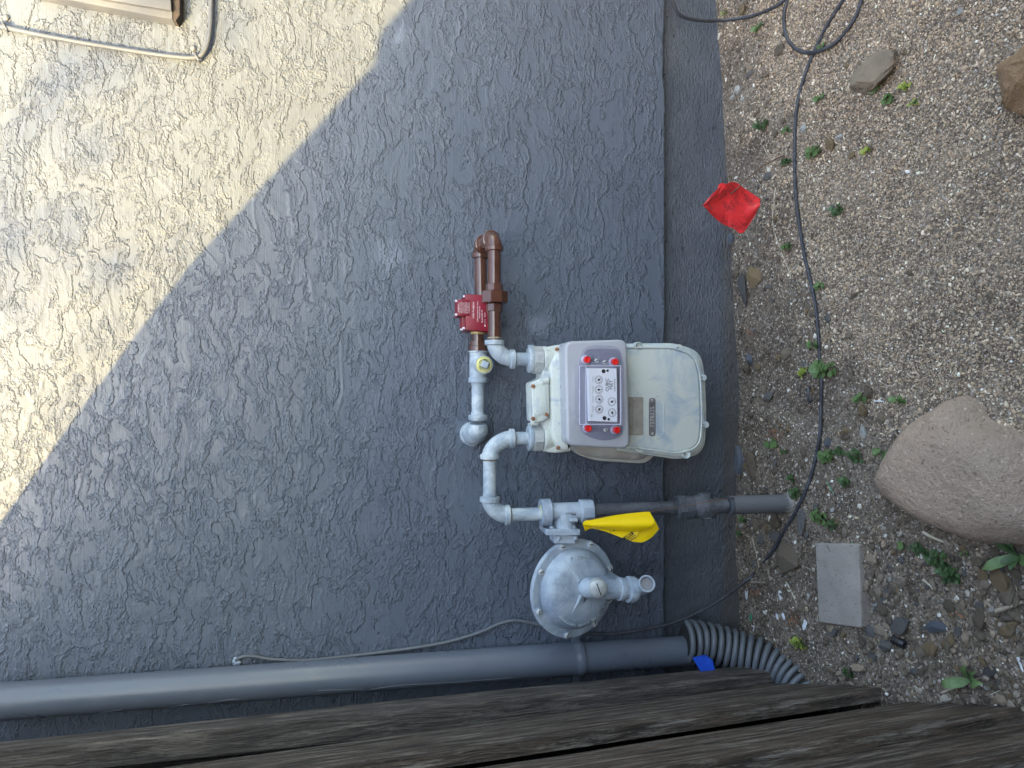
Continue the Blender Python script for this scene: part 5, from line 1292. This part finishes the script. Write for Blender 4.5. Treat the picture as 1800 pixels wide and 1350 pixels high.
# soil crumbs
NC = 42000
x = rng.uniform(-.62, 1.0, NC); y = -rng.uniform(-.02, .78, NC); px, py, _ = proj(x, y, hg(x, y))
bx_ = np.interp(py, [0, 100, 200, 300, 400, 500, 600, 680, 760, 830, 880, 900], [1290, 1310, 1330, 1350, 1370, 1400, 1450, 1505, 1570, 1640, 1800, 2500])
keep = (px > 1240) & (px < 1830) & (py > -30) & (py < 1330) & (px < bx_+40)
x, y = x[keep], y[keep]; px, py = px[keep], py[keep]; n = len(x)
pal = np.array([(.14,.108,.08),(.19,.15,.115),(.09,.07,.055),(.25,.205,.165),(.34,.30,.25),(.66,.63,.57)])
ch = rng.choice(6, n, p=[.30, .25, .17, .15, .09, .04]); tint = pal[ch]*rng.uniform(.8, 1.2, (n, 1))
r = np.clip(rng.lognormal(math.log(.0018), .45, n), .0009, .006)
stony = (py > 930) & (px > 1450); r = np.where(stony & (rng.random(n) < .22), r*2.0, r)
br_ = stony & (rng.random(n) < .4); tint = np.where(br_[:, None], tint*0+np.array([(.21,.165,.12)])*rng.uniform(.6, 1.5, (n, 1)), tint)
grains('soil_crumbs', x, y, r, tint, 'dark brown soil crumbs and grit beside the footing', 'soil', .6)
# wood mulch slivers near the coil
n = 900; pxr = rng.uniform(1300, 1440, n); pyr = rng.uniform(930, 1160, n); gx_ = np.array([tuple(G(a, b2)) for a, b2 in zip(pxr, pyr)])
pal = np.array([(.12,.09,.065),(.18,.14,.11),(.08,.055,.04),(.26,.22,.17)]); tint = pal[rng.choice(4, n)]*rng.uniform(.8, 1.2, (n, 1))
grains('wood_mulch', gx_[:, 0], gx_[:, 1], rng.uniform(.0009, .0022, n), tint, 'short dark wood slivers between the footing and the paver', 'mulch', .5, .9, rng.uniform(2.5, 6, n))
n = 420; pxr = rng.uniform(1295, 1790, n); pyr = rng.uniform(560, 1220, n); k_ = (pxr < 1480) | (pyr > 960); pxr, pyr = pxr[k_], pyr[k_]; n = len(pxr)
gx_ = np.array([tuple(G(a, b2)) for a, b2 in zip(pxr, pyr)]); pal = np.array([(.30,.25,.18),(.20,.14,.09),(.45,.40,.31),(.10,.07,.05)]); tint = pal[rng.choice(4, n)]*rng.uniform(.8, 1.2, (n, 1))
grains('dry_litter', gx_[:, 0], gx_[:, 1], rng.uniform(.0007, .0013, n), tint, 'thin dry stalk bits scattered over the soil', 'litter', .6, 1.6, rng.uniform(5, 13, n))

print('objects', len(bpy.data.objects), 'tris', sum(len(o.data.polygons) for o in bpy.data.objects if o.type == 'MESH'))
